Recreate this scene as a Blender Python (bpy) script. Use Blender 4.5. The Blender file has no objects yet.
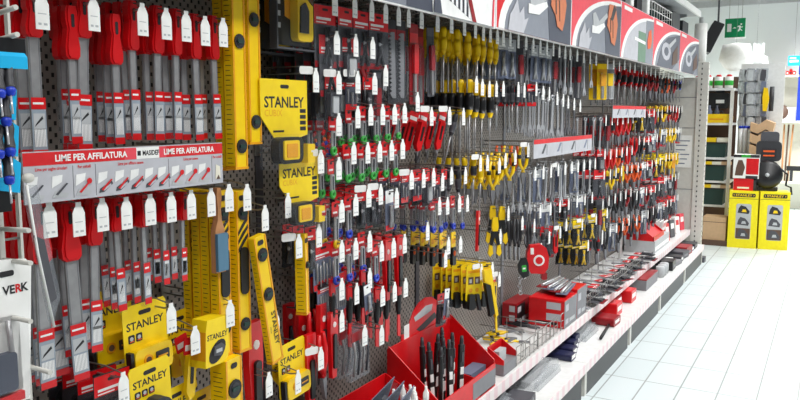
import bpy, math, random
from mathutils import Vector, Matrix
random.seed(7)
S = bpy.context.scene
COL = S.collection
PI = math.pi
# ------------------------------------------------------------------ camera
F = 750.0; EYE = 1.49
PITCH = math.atan(88/750); YAW = math.atan(435*math.cos(PITCH)/750)
cd = bpy.data.cameras.new('camera'); cam = bpy.data.objects.new('camera', cd); COL.objects.link(cam)
cd.sensor_width = 36; cd.lens = 36*F/800; cd.clip_start = .02; cd.clip_end = 100
cam.location = (0, 0, EYE); cam.rotation_euler = (PI/2-PITCH, 0, YAW)
S.camera = cam
def ray(px, py):
    x = (px-400)/F; y = -(py-200)/F
    a = math.cos(PITCH)+y*math.sin(PITCH); b = -math.sin(PITCH)+y*math.cos(PITCH)
    c, s = math.cos(YAW), math.sin(YAW)
    return (x*c-a*s, x*s+a*c, b)
def at(px, py, X):                       # point of the plane x = X seen there: (y, z)
    d = ray(px, py); t = X/d[0]; return t*d[1], EYE+t*d[2]
def aty(px, py, Y):                      # point of the plane y = Y: (x, z)
    d = ray(px, py); t = Y/d[1]; return t*d[0], EYE+t*d[2]
# the aisle runs along +y, the shelving stands on its left
XB = -1.53     # pegboard face
XT = -1.28     # tips of the hooks
XF = -1.18     # front of header and upper shelf
XL = -1.045    # front of the lower shelf
# ------------------------------------------------------------------ materials
def lin(c):
    return tuple((v/255/12.92 if v/255 <= .04045 else ((v/255+.055)/1.055)**2.4) for v in c)
M = {}
def mat(name, rgb, rough=.45, metal=0., vary=.12, scale=30., bump=0., alpha=1., emit=0.):
    m = bpy.data.materials.new(name); m.use_nodes = True; nt = m.node_tree
    b = nt.nodes['Principled BSDF']; c = lin(rgb)
    b.inputs['Roughness'].default_value = rough; b.inputs['Metallic'].default_value = metal
    tc = nt.nodes.new('ShaderNodeTexCoord'); n = nt.nodes.new('ShaderNodeTexNoise'); n.inputs['Scale'].default_value = scale; n.inputs['Detail'].default_value = 2
    nt.links.new(tc.outputs['Object'], n.inputs['Vector'])
    mx = nt.nodes.new('ShaderNodeMix'); mx.data_type = 'RGBA'
    mx.inputs[6].default_value = tuple(v*(1-vary) for v in c)+(1,); mx.inputs[7].default_value = tuple(min(1, v*(1+vary)) for v in c)+(1,)
    nt.links.new(n.outputs['Fac'], mx.inputs[0]); nt.links.new(mx.outputs[2], b.inputs['Base Color'])
    if bump:
        bp = nt.nodes.new('ShaderNodeBump'); bp.inputs['Strength'].default_value = bump; bp.inputs['Distance'].default_value = .002
        nt.links.new(n.outputs['Fac'], bp.inputs['Height']); nt.links.new(bp.outputs['Normal'], b.inputs['Normal'])
    if alpha < 1: b.inputs['Alpha'].default_value = alpha
    if emit:
        b.inputs['Emission Color'].default_value = c+(1,); b.inputs['Emission Strength'].default_value = emit
    M[name] = m; return m
for a in [('red', (214, 14, 22), .35), ('deep_red', (150, 16, 26), .4), ('print_red', (216, 24, 32), .55), ('pink', (233, 74, 88), .5), ('yellow', (252, 205, 8), .35), ('card_yellow', (252, 212, 10), .5),
          ('amber', (232, 160, 16), .4), ('orange', (232, 92, 24), .45), ('black', (22, 22, 24), .4), ('charcoal', (46, 46, 50), .5), ('dark_grey', (74, 74, 80), .5),
          ('mid_grey', (128, 128, 132), .5), ('light_grey', (186, 188, 190), .5), ('white', (240, 240, 238), .5), ('paper', (246, 245, 240), .7), ('print_grey', (190, 190, 196), .6),
          ('ink', (34, 32, 36), .6), ('blue', (32, 62, 190), .35), ('sky_blue', (30, 180, 232), .4), ('dull_blue', (84, 124, 150), .6), ('slate_blue', (110, 118, 140), .5), ('green', (52, 170, 62), .4), ('sign_green', (0, 138, 84), .4),
          ('dark_green', (26, 58, 52), .5), ('wood', (196, 138, 92), .6), ('kraft', (206, 170, 132), .8), ('brown', (96, 70, 56), .6), ('skin_orange', (206, 122, 84), .6),
          ('sage', (110, 140, 118), .6), ('shelf_white', (226, 226, 224), .35), ('post_white', (214, 212, 204), .4), ('sleeve_grey', (150, 160, 172), .4), ('photo_grey', (134, 138, 148), .45), ('photo_dark', (74, 78, 92), .45), ('cream', (232, 226, 208), .6)]:
    mat(a[0], a[1], a[2])
mat('steel', (160, 159, 160), .32, .35, .2, 60, .1); mat('dark_steel', (128, 128, 132), .4, .3, .25, 50, .15); mat('chrome', (212, 214, 218), .2, .4)
mat('wire', (160, 158, 154), .32, .75); mat('navy', (24, 28, 66), .4); mat('ceiling_paint', (176, 178, 176), .8, 0, .06, 4); mat('wall_paint', (238, 242, 242), .7, 0, .03, 2); mat('pale_wall', (228, 226, 214), .7, 0, .03, 2)
mat('clear', (150, 156, 164), .1, 0, .02, 20, 0, .06); mat('carton_yellow', (255, 230, 4), .5); mat('clear_sleeve', (170, 176, 184), .15, 0, .05, 20, 0, .2); mat('cloudy', (205, 210, 214), .14, 0, .2, 22, 1., .3)
mat('bag_silver', (206, 212, 216), .22, .3, .25, 40, .9)
mat('foil', (200, 205, 210), .25, .5, .4, 50, .8)
def board_mat():                          # perforated steel: staggered punched holes
    m = bpy.data.materials.new('pegboard'); m.use_nodes = True; nt = m.node_tree; b = nt.nodes['Principled BSDF']; L = nt.links.new
    N = nt.nodes.new
    tc = N('ShaderNodeTexCoord'); sp = N('ShaderNodeSeparateXYZ'); L(tc.outputs['Object'], sp.inputs[0])
    def mth(op, a, b2=None, v=None):
        n = N('ShaderNodeMath'); n.operation = op
        L(a, n.inputs[0]) if not isinstance(a, float) else setattr(n.inputs[0], 'default_value', a)
        if b2 is not None: L(b2, n.inputs[1])
        if v is not None: n.inputs[1].default_value = v
        return n.outputs[0]
    zr = mth('MULTIPLY', sp.outputs[2], v=1/.0135); row = mth('FLOOR', zr); odd = mth('MODULO', row, v=2.)
    half = mth('MULTIPLY', odd, v=.5); yy = mth('ADD', mth('MULTIPLY', sp.outputs[1], v=1/.027), half)
    fy = mth('ABSOLUTE', mth('SUBTRACT', mth('FRACT', yy), v=.5)); fz = mth('ABSOLUTE', mth('SUBTRACT', mth('FRACT', zr), v=.5))
    iny = mth('LESS_THAN', fy, v=.13); inz = mth('LESS_THAN', fz, v=.36); hole = mth('MULTIPLY', iny, inz)
    mx = N('ShaderNodeMix'); mx.data_type = 'RGBA'; mx.inputs[6].default_value = lin((150, 143, 136))+(1,); mx.inputs[7].default_value = lin((22, 20, 22))+(1,)
    L(hole, mx.inputs[0]); L(mx.outputs[2], b.inputs['Base Color']); b.inputs['Roughness'].default_value = .45; b.inputs['Metallic'].default_value = .15
    bp = N('ShaderNodeBump'); bp.invert = True; bp.inputs['Distance'].default_value = .003; L(hole, bp.inputs['Height']); L(bp.outputs['Normal'], b.inputs['Normal'])
    M['pegboard'] = m
board_mat()
def floor_mat():                          # long white tiles laid along the aisle with thin grey joints
    m = bpy.data.materials.new('floor_tiles'); m.use_nodes = True; nt = m.node_tree; b = nt.nodes['Principled BSDF']; L = nt.links.new; N = nt.nodes.new
    tc = N('ShaderNodeTexCoord'); mp = N('ShaderNodeMapping'); mp.inputs['Rotation'].default_value = (0, 0, PI/2); mp.inputs['Location'].default_value = (.055, .268, 0)
    br = N('ShaderNodeTexBrick'); br.offset = 0.0; br.inputs['Scale'].default_value = 1; br.inputs['Brick Width'].default_value = .375; br.inputs['Row Height'].default_value = .187
    br.inputs['Mortar Size'].default_value = .0038; br.inputs['Mortar Smooth'].default_value = .1
    br.inputs['Color1'].default_value = lin((212, 221, 222))+(1,); br.inputs['Color2'].default_value = lin((207, 217, 218))+(1,); br.inputs['Mortar'].default_value = lin((150, 156, 154))+(1,)
    L(tc.outputs['Object'], mp.inputs[0]); L(mp.outputs[0], br.inputs['Vector']); L(br.outputs['Color'], b.inputs['Base Color'])
    ns = N('ShaderNodeTexNoise'); ns.inputs['Scale'].default_value = 3; L(tc.outputs['Object'], ns.inputs['Vector'])
    mr = N('ShaderNodeMapRange'); mr.inputs[3].default_value = .28; mr.inputs[4].default_value = .45; L(ns.outputs['Fac'], mr.inputs[0]); L(mr.outputs[0], b.inputs['Roughness'])
    M['floor_tiles'] = m
floor_mat()
def stripe_mat(name, c1, c2, axis, pitch, duty=.5, rough=.45):
    m = bpy.data.materials.new(name); m.use_nodes = True; nt = m.node_tree; b = nt.nodes['Principled BSDF']; L = nt.links.new; N = nt.nodes.new
    tc = N('ShaderNodeTexCoord'); sp = N('ShaderNodeSeparateXYZ'); L(tc.outputs['Object'], sp.inputs[0])
    a = N('ShaderNodeMath'); a.operation = 'MULTIPLY'; a.inputs[1].default_value = 1/pitch; L(sp.outputs[axis], a.inputs[0])
    fr = N('ShaderNodeMath'); fr.operation = 'FRACT'; L(a.outputs[0], fr.inputs[0])
    lt = N('ShaderNodeMath'); lt.operation = 'LESS_THAN'; lt.inputs[1].default_value = duty; L(fr.outputs[0], lt.inputs[0])
    mx = N('ShaderNodeMix'); mx.data_type = 'RGBA'; mx.inputs[6].default_value = lin(c1)+(1,); mx.inputs[7].default_value = lin(c2)+(1,)
    L(lt.outputs[0], mx.inputs[0]); L(mx.outputs[2], b.inputs['Base Color']); b.inputs['Roughness'].default_value = rough; M[name] = m
stripe_mat('price_rail', (240, 214, 216), (244, 234, 232), 1, .085, .55)
stripe_mat('barcode', (246, 246, 244), (150, 150, 154), 1, .003, .4)
stripe_mat('slots', (206, 204, 198), (70, 68, 66), 2, .05, .35)
stripe_mat('mesh_print', (240, 240, 242), (50, 52, 60), 1, .035, .5)
# ------------------------------------------------------------------ mesh building
class MB:
    def __init__(s): s.v = []; s.f = []; s.m = []; s.s = []; s.mats = []
    def mi(s, n):
        if n not in s.mats: s.mats.append(n)
        return s.mats.index(n)
    def add(s, vs, fs, m, smooth=False):
        b = len(s.v); k = s.mi(m); s.v += [tuple(v) for v in vs]
        for f in fs: s.f.append(tuple(b+i for i in f)); s.m.append(k); s.s.append(smooth)
        return s
    def merge(s, o, off=(0, 0, 0)):
        b = len(s.v); s.v += [(v[0]+off[0], v[1]+off[1], v[2]+off[2]) for v in o.v]
        for f, m, q in zip(o.f, o.m, o.s): s.f.append(tuple(b+i for i in f)); s.m.append(s.mi(o.mats[m])); s.s.append(q)
        return s
    def xf(s, mtx): s.v = [tuple(mtx @ Vector(v)) for v in s.v]; return s
    def box(s, x0, x1, y0, y1, z0, z1, m):
        return s.add([(x, y, z) for x in (x0, x1) for y in (y0, y1) for z in (z0, z1)], [(0, 1, 3, 2), (4, 6, 7, 5), (0, 4, 5, 1), (2, 3, 7, 6), (0, 2, 6, 4), (1, 5, 7, 3)], m)
    def prism(s, poly, a, b, m, axis='x', smooth=False):   # poly in the other two axes: (y,z) | (x,z) | (x,y)
        n = len(poly)
        def P(p, t): return {'x': (t, p[0], p[1]), 'y': (p[0], t, p[1]), 'z': (p[0], p[1], t)}[axis]
        vs = [P(p, a) for p in poly]+[P(p, b) for p in poly]
        ar = sum(poly[i][0]*poly[(i+1) % n][1]-poly[(i+1) % n][0]*poly[i][1] for i in range(n))
        flip = (ar < 0) ^ (b < a) ^ (axis == 'y')
        cap = [tuple(range(n-1, -1, -1)), tuple(range(n, 2*n))]; side = [(i, (i+1) % n, n+(i+1) % n, n+i) for i in range(n)]
        if flip: cap = [c[::-1] for c in cap]; side = [c[::-1] for c in side]
        s.add(vs, cap, m); b0 = len(s.v)-2*n; k = s.mi(m)
        for f in side: s.f.append(tuple(b0+i for i in f)); s.m.append(k); s.s.append(smooth)
        return s
    def rbox(s, x0, x1, y0, y1, z0, z1, r, m, axis='x', seg=3):
        if axis == 'x': p = rr(y0, y1, z0, z1, r, seg); return s.prism(p, x0, x1, m, 'x')
        if axis == 'y': p = rr(x0, x1, z0, z1, r, seg); return s.prism(p, y0, y1, m, 'y')
        p = rr(x0, x1, y0, y1, r, seg); return s.prism(p, z0, z1, m, 'z')
    def cyl(s, p0, p1, r0, m, r1=None, seg=10):
        r1 = r0 if r1 is None else r1; p0 = Vector(p0); p1 = Vector(p1); d = (p1-p0).normalized()
        u = d.orthogonal().normalized(); w = d.cross(u)
        vs = [p+(u*math.cos(2*PI*i/seg)+w*math.sin(2*PI*i/seg))*r for p, r in ((p0, r0), (p1, r1)) for i in range(seg)]
        s.add(vs, [(i, (i+1) % seg, seg+(i+1) % seg, seg+i) for i in range(seg)], m, True)
        b = len(s.v)-2*seg; k = s.mi(m)
        s.f += [tuple(b+i for i in range(seg-1, -1, -1)), tuple(b+seg+i for i in range(seg))]; s.m += [k, k]; s.s += [False, False]
        return s
    def lathe(s, prof, m, axis='z', seg=10, c=(0, 0, 0)):     # prof (r, t)
        vs = []; n = len(prof)
        for r, t in prof:
            for i in range(seg):
                a = 2*PI*i/seg; q = (r*math.cos(a), r*math.sin(a), t)
                q = {'z': q, 'x': (q[2], q[0], q[1]), 'y': (q[1], q[2], q[0])}[axis]
                vs.append((q[0]+c[0], q[1]+c[1], q[2]+c[2]))
        fs = [(j*seg+i, j*seg+(i+1) % seg, (j+1)*seg+(i+1) % seg, (j+1)*seg+i) for j in range(n-1) for i in range(seg)]
        if prof[0][1] > prof[-1][1]: fs = [f[::-1] for f in fs]
        s.add(vs, fs, m, True); b = len(s.v)-n*seg; k = s.mi(m)
        s.f += [tuple(b+i for i in range(seg)), tuple(b+(n-1)*seg+i for i in range(seg))]; s.m += [k, k]; s.s += [False, False]
        return s
    def tube(s, pts, r, m, seg=6, closed=False, rs=None):
        pts = [Vector(p) for p in pts]; n = len(pts); vs = []; u = None
        for i, p in enumerate(pts):
            a = pts[i-1] if (i or closed) else p; b = pts[(i+1) % n] if (i < n-1 or closed) else p
            d = (b-a).normalized()
            u = d.orthogonal().normalized() if u is None else (u-d*u.dot(d)).normalized()
            w = d.cross(u); q = rs[i] if rs else r
            vs += [p+(u*math.cos(2*PI*k/seg)+w*math.sin(2*PI*k/seg))*q for k in range(seg)]
        fs = [(j*seg+i, j*seg+(i+1) % seg, ((j+1) % n)*seg+(i+1) % seg, ((j+1) % n)*seg+i) for j in range(n if closed else n-1) for i in range(seg)]
        s.add(vs, fs, m, True)
        if not closed:
            b = len(s.v)-n*seg; k = s.mi(m); s.f += [tuple(b+i for i in range(seg-1, -1, -1)), tuple(b+(n-1)*seg+i for i in range(seg))]; s.m += [k, k]; s.s += [False, False]
        return s
    def ring(s, c, R, r, m, axis='x', n=14, seg=6):
        pts = []
        for i in range(n):
            a = 2*PI*i/n; u, v = R*math.cos(a), R*math.sin(a)
            pts.append({'x': (c[0], c[1]+u, c[2]+v), 'y': (c[0]+u, c[1], c[2]+v), 'z': (c[0]+u, c[1]+v, c[2])}[axis])
        return s.tube(pts, r, m, seg, True)
    def ball(s, c, rx, ry, rz, m, n=10, k=6):
        vs = []; 
        for j in range(k+1):
            t = PI*j/k
            for i in range(n):
                a = 2*PI*i/n; vs.append((c[0]+rx*math.sin(t)*math.cos(a), c[1]+ry*math.sin(t)*math.sin(a), c[2]-rz*math.cos(t)))
        return s.add(vs, [(j*n+i, j*n+(i+1) % n, (j+1)*n+(i+1) % n, (j+1)*n+i) for j in range(k) for i in range(n)], m, True)
    def disc(s, y, z, r, x, m, t=.001, n=14): return s.prism([(y+r*math.cos(2*PI*i/n), z+r*math.sin(2*PI*i/n)) for i in range(n)], x, x+t, m, 'x')
    def text(s, t, h, y, z, x, m, align='C', rot=0., bold=.0, squash=1.):   # lettering lying on the plane x
        vs, fs, w = glyphs(t, bold); k = h/.72; o = {'C': -w/2, 'L': 0, 'R': -w}[align]; c, sn = math.cos(rot), math.sin(rot); out = []
        for a, b in vs:
            a = (a+o)*k*squash; b = b*k; out.append((x, y+a*c-b*sn, z+a*sn+b*c))
        return s.add(out, fs, m)
    def mesh(s, name):
        me = bpy.data.meshes.new(name); me.from_pydata(s.v, [], s.f)
        for n in s.mats: me.materials.append(M[n])
        me.polygons.foreach_set('material_index', s.m); me.polygons.foreach_set('use_smooth', s.s); me.update(); return me
def rr(a0, a1, b0, b1, r, seg=3):
    out = []
    for cx, cy, st in ((a1-r, b0+r, -PI/2), (a1-r, b1-r, 0), (a0+r, b1-r, PI/2), (a0+r, b0+r, PI)):
        for i in range(seg+1): t = st+PI/2*i/seg; out.append((cx+r*math.cos(t), cy+r*math.sin(t)))
    return out
_gl = {}
def glyphs(t, bold):
    if (t, bold) in _gl: return _gl[(t, bold)]
    cu = bpy.data.curves.new('lettering', 'FONT'); cu.body = t; cu.resolution_u = 2; cu.offset = bold; cu.fill_mode = 'FRONT'
    o = bpy.data.objects.new('lettering', cu); COL.objects.link(o)
    dg = bpy.context.evaluated_depsgraph_get(); e = o.evaluated_get(dg); me = e.to_mesh()
    vs = [(v.co.x, v.co.y) for v in me.vertices]; fs = [tuple(p.vertices) for p in me.polygons]
    e.to_mesh_clear(); bpy.data.objects.remove(o); bpy.data.curves.remove(cu)
    w = max([v[0] for v in vs] or [0]); _gl[(t, bold)] = (vs, fs, w); return _gl[(t, bold)]
# ------------------------------------------------------------------ objects
LABELS = {}
def props(o, label=None, cat=None, group=None, kind=None):
    if label:
        n = len(label.split()); assert 4 <= n <= 16, (n, label)
        assert label not in LABELS, label
        LABELS[label] = 1
        o['label'] = label
    if cat: o['category'] = cat
    if group: o['group'] = group
    if kind: o['kind'] = kind
def link(name, data, parent=None):
    o = bpy.data.objects.new(name, data); COL.objects.link(o)
    if parent is not None: o.parent = parent
    return o
def obj(name, mb, parent=None, loc=(0, 0, 0)):
    o = link(name, mb.mesh(name), parent); o.location = loc; return o
def structure(name, mb):
    o = obj(name, mb); o['kind'] = 'structure'; return o
class Proto:
    """one kind of thing: its parts as (name, mesh builder, [sub-parts])"""
    def __init__(s, name, cat, parts, h=.15):
        s.name, s.cat, s.h = name, cat, h; s.parts = [(n, b.mesh(n), [(n2, b2.mesh(n2)) for n2, b2 in sub]) for n, b, sub in [(p+([],))[:3] for p in parts]]
        fm = MB()
        for p in parts:
            fm.merge(p[1])
            for n2, b2 in (p[2] if len(p) > 2 else []): fm.merge(b2)
        s.flat = fm.mesh(name)
    def put(s, loc, label, group=None, rot=(0, 0, 0), flat=False, sc=1.):
        if flat or len(s.parts) == 1 and not s.parts[0][2]:
            o = link(s.name, s.flat)
        else:
            o = link(s.name, None); o.empty_display_size = .02
            for n, me, sub in s.parts:
                p = link(n, me, o)
                for n2, me2 in sub: link(n2, me2, p)
        o.location = loc; o.rotation_euler = rot; o.scale = (sc, sc, sc); props(o, label, s.cat, group); return o
ORD = 'first second third fourth fifth sixth seventh eighth ninth tenth eleventh twelfth thirteenth fourteenth fifteenth sixteenth'.split()
# ------------------------------------------------------------------ the setting
structure('floor', MB().box(-2.6, 3.2, -1.2, 13.4, -.05, 0, 'floor_tiles'))
structure('wall_back', MB().box(-2.6, 3.2, 13.2, 13.3, 0, 3.25, 'wall_paint'))
structure('wall_left', MB().box(-2.45, -2.35, -1.2, 13.2, 0, 3.25, 'pale_wall'))
structure('ceiling', MB().box(-2.6, 3.2, -1.2, 13.4, 3.25, 3.35, 'ceiling_paint'))
_b = MB(); _b.box(-2.35, 3.2, 13.16, 13.2, 3.16, 3.25, 'light_grey')
structure('trim_1', _b)
EDGE = [.78, 1.78, 2.80, 3.77, 4.78, 5.74, 6.82, 7.84]
BAYN = ['nearest the camera', 'second from the camera', 'third from the camera', 'fourth from the camera', 'fifth from the camera', 'sixth from the camera', 'farthest from the camera']
ZS = .328   # top of the upper shelf
ZL = .188   # top of the lower shelf
for i in range(7):
    y0, y1 = EDGE[i], EDGE[i+1]; yc = 0
    r = link('shop_shelving', None); r.location = (XB, y0, 0); w = y1-y0
    props(r, f'grey pegboard shelving bay with two white shelves, {BAYN[i]}', 'shelving', 'pegboard bays of the tool wall')
    obj('back_panel', MB().box(-.02, 0, .016, w-.016, ZL, 2.2, 'pegboard'), r)
    up = MB(); up.box(-.06, .006, -.0155, .0155, 0, 2.2, 'dark_grey' if i < 3 else 'mid_grey')
    obj('upright', up, r)
    u = MB().box(.008, XF-XB-.004, .002, w-.002, ZS-.028, ZS, 'shelf_white'); uo = obj('upper_shelf', u, r)
    obj('price_rail', MB().box(XF-XB-.004, XF-XB, .002, w-.002, ZS-.05, ZS+.002, 'price_rail'), uo)
    l = MB().box(.008, XL-XB-.004, .002, w-.002, ZL-.028, ZL, 'shelf_white'); lo = obj('lower_shelf', l, r)
    obj('price_rail', MB().box(XL-XB-.004, XL-XB, .002, w-.002, ZL-.05, ZL+.002, 'price_rail'), lo)
    for yy in ((.03,) if i < 6 else (.03, w-.03)):
        obj('foot', MB().prism([(.05, 0), (XL-XB-.012, 0), (XL-XB-.012, .05), (XL-XB-.012, ZL-.03), (.05, ZL-.03)], yy-.018, yy+.018, 'post_white', 'y'), r)
    obj('shade_strip', MB().box(.466, .473, .05, w-.05, 0, ZL-.03, 'black'), r)  # black strip standing in for the shade under the lower shelf
# header picture panels along the top
def arc(k, n=14): return [(1-k*math.cos(PI/2*i/n), k*.96*math.sin(PI/2*i/n)) for i in range(n+1)]
def poly(mb, pts, w, h, x, m): mb.prism([(a*w, b*h) for a, b in pts], x, x+.0012, m, 'x')
HDR = ['white header panel with a drawn grey tool picture, nearest of the header row', 'header panel printed with a white perforated plate beside a dark grey tool',
       'header panel with pliers in a hand under a red corner, larger and nearer', 'header panel with pliers in a hand under a red corner, smaller and further',
       'header panel with a green and orange tool on white under a red corner', 'header panel with a round white tool under a red corner, second from the end', 'header panel with a round white tool under a red corner, at the far end']
for i in range(7):
    y0, y1 = EDGE[i], EDGE[i+1]; w = y1-y0-.006; h = .345; z0 = 1.815+.004*(i-1)
    r = link('header_sign', None); r.location = (XF-.012, y0+.003, z0)
    props(r, HDR[i], 'sign', 'picture panels over the tool wall')
    fr = MB().box(0, .012, 0, w, 0, h, 'white'); fr.box(-.329, 0, 0, w, h-.012, h, 'mid_grey'); obj('panel', fr, r)  # grey top cover added to keep light from falling behind the header
    pr = MB(); X = .0122; P = lambda pts, m, lv: poly(pr, pts, w, h, X+lv*.0013, m)
    bt = .014
    if i < 2:
        P([(.012, bt), (.988, bt), (.988, .99), (.012, .99)], 'photo_grey', 0)
        P([(.3, bt), (.63, bt), (.66, .6), (.55, .99), (.3, .99)], 'photo_dark', 1)
        P([(.05, .12), (.2, .09), (.31, .22), (.33, .5), (.2, .7), (.05, .6)], 'print_grey', 2)
        P([(.47, bt), (.988, bt), (.988, .99), (.43, .99)], 'white', 3)
        P([(.49, .3), (.55, .2), (.76, bt+.02), (.72, .3), (.56, .95), (.48, .95)], 'mesh_print', 4)
        P([(.78, bt), (.81, bt), (.62, .99), (.59, .99)], 'deep_red', 5)
        P([(.955, bt), (.97, bt), (.988, .99), (.93, .99), (.965, .4)], 'pink', 5)
        P([(.47, bt), (.53, bt), (.5, .3), (.48, .3)], 'photo_dark', 6)
    else:
        P([(.012, bt), (.988, bt), (.988, .99), (.012, .99)], 'print_red' if i < 3 else 'pink', 0)
        a = [(max(.012, p[0]), max(bt, p[1])) for p in arc(.975)]; P(a+[(.988, bt)], 'white', 1)
        a2 = [(max(.03, p[0]), max(bt, p[1])) for p in arc(.91)]; P(a2+[(.988, bt)], 'photo_grey' if i != 4 else 'print_grey', 2)
        P([(.74, .9), (.9, .9), (.9, .95), (.74, .95)] if i > 9 else [(.08, .88), (.3, .88), (.3, .95), (.08, .95)], 'white', 1)
        if i < 4:
            P([(.66, bt), (.988, bt), (.988, .9), (.72, .82), (.62, .5)], 'photo_dark', 3)
            P([(.4, .3), (.47, .36), (.68, .62), (.66, .68), (.5, .5), (.42, .62), (.37, .58)], 'light_grey', 4)
            P([(.36, .28), (.5, .3), (.62, .44), (.6, .5), (.44, .4), (.36, .4)], 'white', 5)
            P([(.66, .48), (.73, .36), (.76, .22), (.84, .18), (.87, .3), (.9, .55), (.84, .86), (.7, .84)], 'skin_orange', 6)
            P([(.73, .6), (.78, .58), (.85, .8), (.8, .86)], 'charcoal', 7); P([(.73, .38), (.745, .38), (.74, .62), (.72, .62)], 'brown', 7); P([(.79, .3), (.8, .3), (.79, .58), (.775, .58)], 'brown', 7)
            P([(.12, bt), (.3, bt), (.36, .22), (.31, .18), (.3, .34), (.25, .24), (.22, .4), (.17, .26), (.14, .2)], 'print_grey', 5)
        elif i == 4:
            P([(.5, bt), (.74, bt), (.74, .6), (.5, .6)], 'sage', 3); P([(.74, bt), (.988, bt), (.988, .9), (.74, .86)], 'photo_grey', 3)
            P([(.38, .4), (.72, .37), (.72, .43), (.38, .46)], 'white', 4); P([(.8, .3), (.9, .34), (.93, .5), (.9, .72), (.82, .66), (.78, .45)], 'orange', 5)
        else:
            P([(.14, bt), (.7, bt), (.988, .3), (.988, .88), (.5, .7), (.3, .5)], 'photo_dark', 3)
            P([(.45+.17*math.cos(t*.6), .38+.2*math.sin(t*.6)) for t in range(10)], 'print_grey', 4); P([(.45+.08*math.cos(t*.6), .38+.1*math.sin(t*.6)) for t in range(10)], 'photo_dark', 5)
            P([(.68, .1), (.9, .2), (.88, .6), (.7, .4)], 'brown', 5); P([(.55, .45), (.8, .7), (.78, .76), (.52, .54)], 'light_grey', 6)
    obj('printed_picture', pr, r)
# end of the shelving run
e = link('end_frame', None); e.location = (XB, 7.9, 0); props(e, 'pale grey steel end panel and slotted post closing the tool wall', 'shelving')
ep = MB().box(-.02, XF-XB-.004, 0, .03, ZL, 1.82, 'post_white'); ep.box(-.02, XF-XB-.004, -.003, 0, 1.33, 1.336, 'mid_grey'); ep.box(-.02, XF-XB-.004, -.003, 0, 1.63, 1.636, 'mid_grey'); ep.box(-.02, XF-XB-.004, -.003, 0, .72, .726, 'mid_grey')
obj('end_panel', ep, e)
po = MB().box(XF-XB-.004, XF-XB+.095, -.02, .06, .05, 1.97, 'post_white'); po.box(XF-XB+.03, XF-XB+.042, -.0215, -.02, .06, 1.96, 'slots'); po.box(XF-XB+.095, XF-XB+.0962, .0, .016, .06, 1.96, 'slots'); obj('slotted_post', po, e)
obj('foot', MB().rbox(XF-XB-.05, XF-XB+.14, -.035, .08, 0, .05, .01, 'dark_grey', 'z'), e)
n = MB().box(0, .17, 0, .0015, 0, .32, 'paper')
for k in range(6): n.box(.02, .15-.02*(k % 3), -.0008, 0, .26-.045*k, .27-.045*k, 'slate_blue')
o = obj('paper_notice', n, None, (XB+.15, 7.9-.0075, .94)); props(o, 'white typed paper notice stuck on the grey end panel', 'notice')
# ------------------------------------------------------------------ kinds of goods (hang hole at the origin, front towards +x, y to the viewer's right)
def header_hole(mb, x=.0016, z=-.008, w=.018): mb.rbox(x, x+.0006, -w/2, w/2, z-.0035, z+.0035, .003, 'ink')
def file_proto(L, hl, w, wide=.034, tl=.1):
    h = MB(); a = wide/2
    sil = [(-a*.62, .012), (-a*.8, .0), (-a*.8, -.02), (-a*.62, -hl*.35), (-a, -hl*.75), (-a*.95, -hl*.93), (-a*.6, -hl), (a*.6, -hl), (a*.95, -hl*.93), (a, -hl*.75), (a*.62, -hl*.35), (a*.8, -.02), (a*.8, 0), (a*.62, .012)]
    h.prism(sil, -.009, .007, 'red', 'x'); h.prism([(y*.72, z*.97) for y, z in sil], .007, .0105, 'red', 'x'); h.prism([(y*.72, z*.97) for y, z in sil], -.0125, -.009, 'red', 'x')
    hole = MB(); hole.rbox(.0105, .0112, -.0035, .0035, -.03, -.004, .003, 'ink')
    b = MB(); q = w/2
    b.prism([(-q, -hl), (-q, -L*.9), (-q*.85, -L), (q*.85, -L), (q, -L*.9), (q, -hl)], -.003, .003, 'steel'); b.box(.003, .0036, -q*.9, -q*.75, -L*.99, -hl, 'dark_steel'); b.box(.003, .0036, q*.75, q*.9, -L*.99, -hl, 'dark_steel')
    s = MB(); t = L-tl; g = q+.004; s.box(-.006, .0055, -g, g, -L-.012, -t, 'clear')
    lab = MB(); lab.box(.0057, .0065, -g+.001, g-.001, -L-.008, -t, 'sleeve_grey'); lab.box(.0065, .0072, -g+.001, g-.001, -t-.022, -t, 'red'); lab.box(.0065, .0072, -g+.001, g-.001, -L-.008, -L+.006, 'red')
    lab.box(.0065, .0071, -g+.004, g-.004, -L+.012, -L+.046, 'barcode'); lab.box(.0065, .0071, -g+.004, g-.004, -t-.06, -t-.03, 'light_grey')
    lab.prism([(-g+.006, -t-.055), (g-.008, -t-.04), (g-.01, -t-.035), (-g+.01, -t-.048)], .0071, .0076, 'ink'); lab.box(.0072, .0076, -g+.004, g-.006, -t-.013, -t-.009, 'white')
    return Proto('hand_file', 'file', [('handle', h, [('hang_hole', hole)]), ('blade', b), ('sleeve', s, [('label_card', lab)])])
FILE_G = file_proto(.25, .092, .018, .033, .1); FILE_A = file_proto(.292, .075, .024, .036, .105); FILE_B = file_proto(.275, .092, .018, .032); FILE_C = file_proto(.345, .105, .028, .042, .11); FILE_D = file_proto(.19, .055, .012, .024, .07); FILE_E = file_proto(.30, .085, .02, .034, .1); FILE_F = file_proto(.225, .06, .014, .028, .085)

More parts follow.
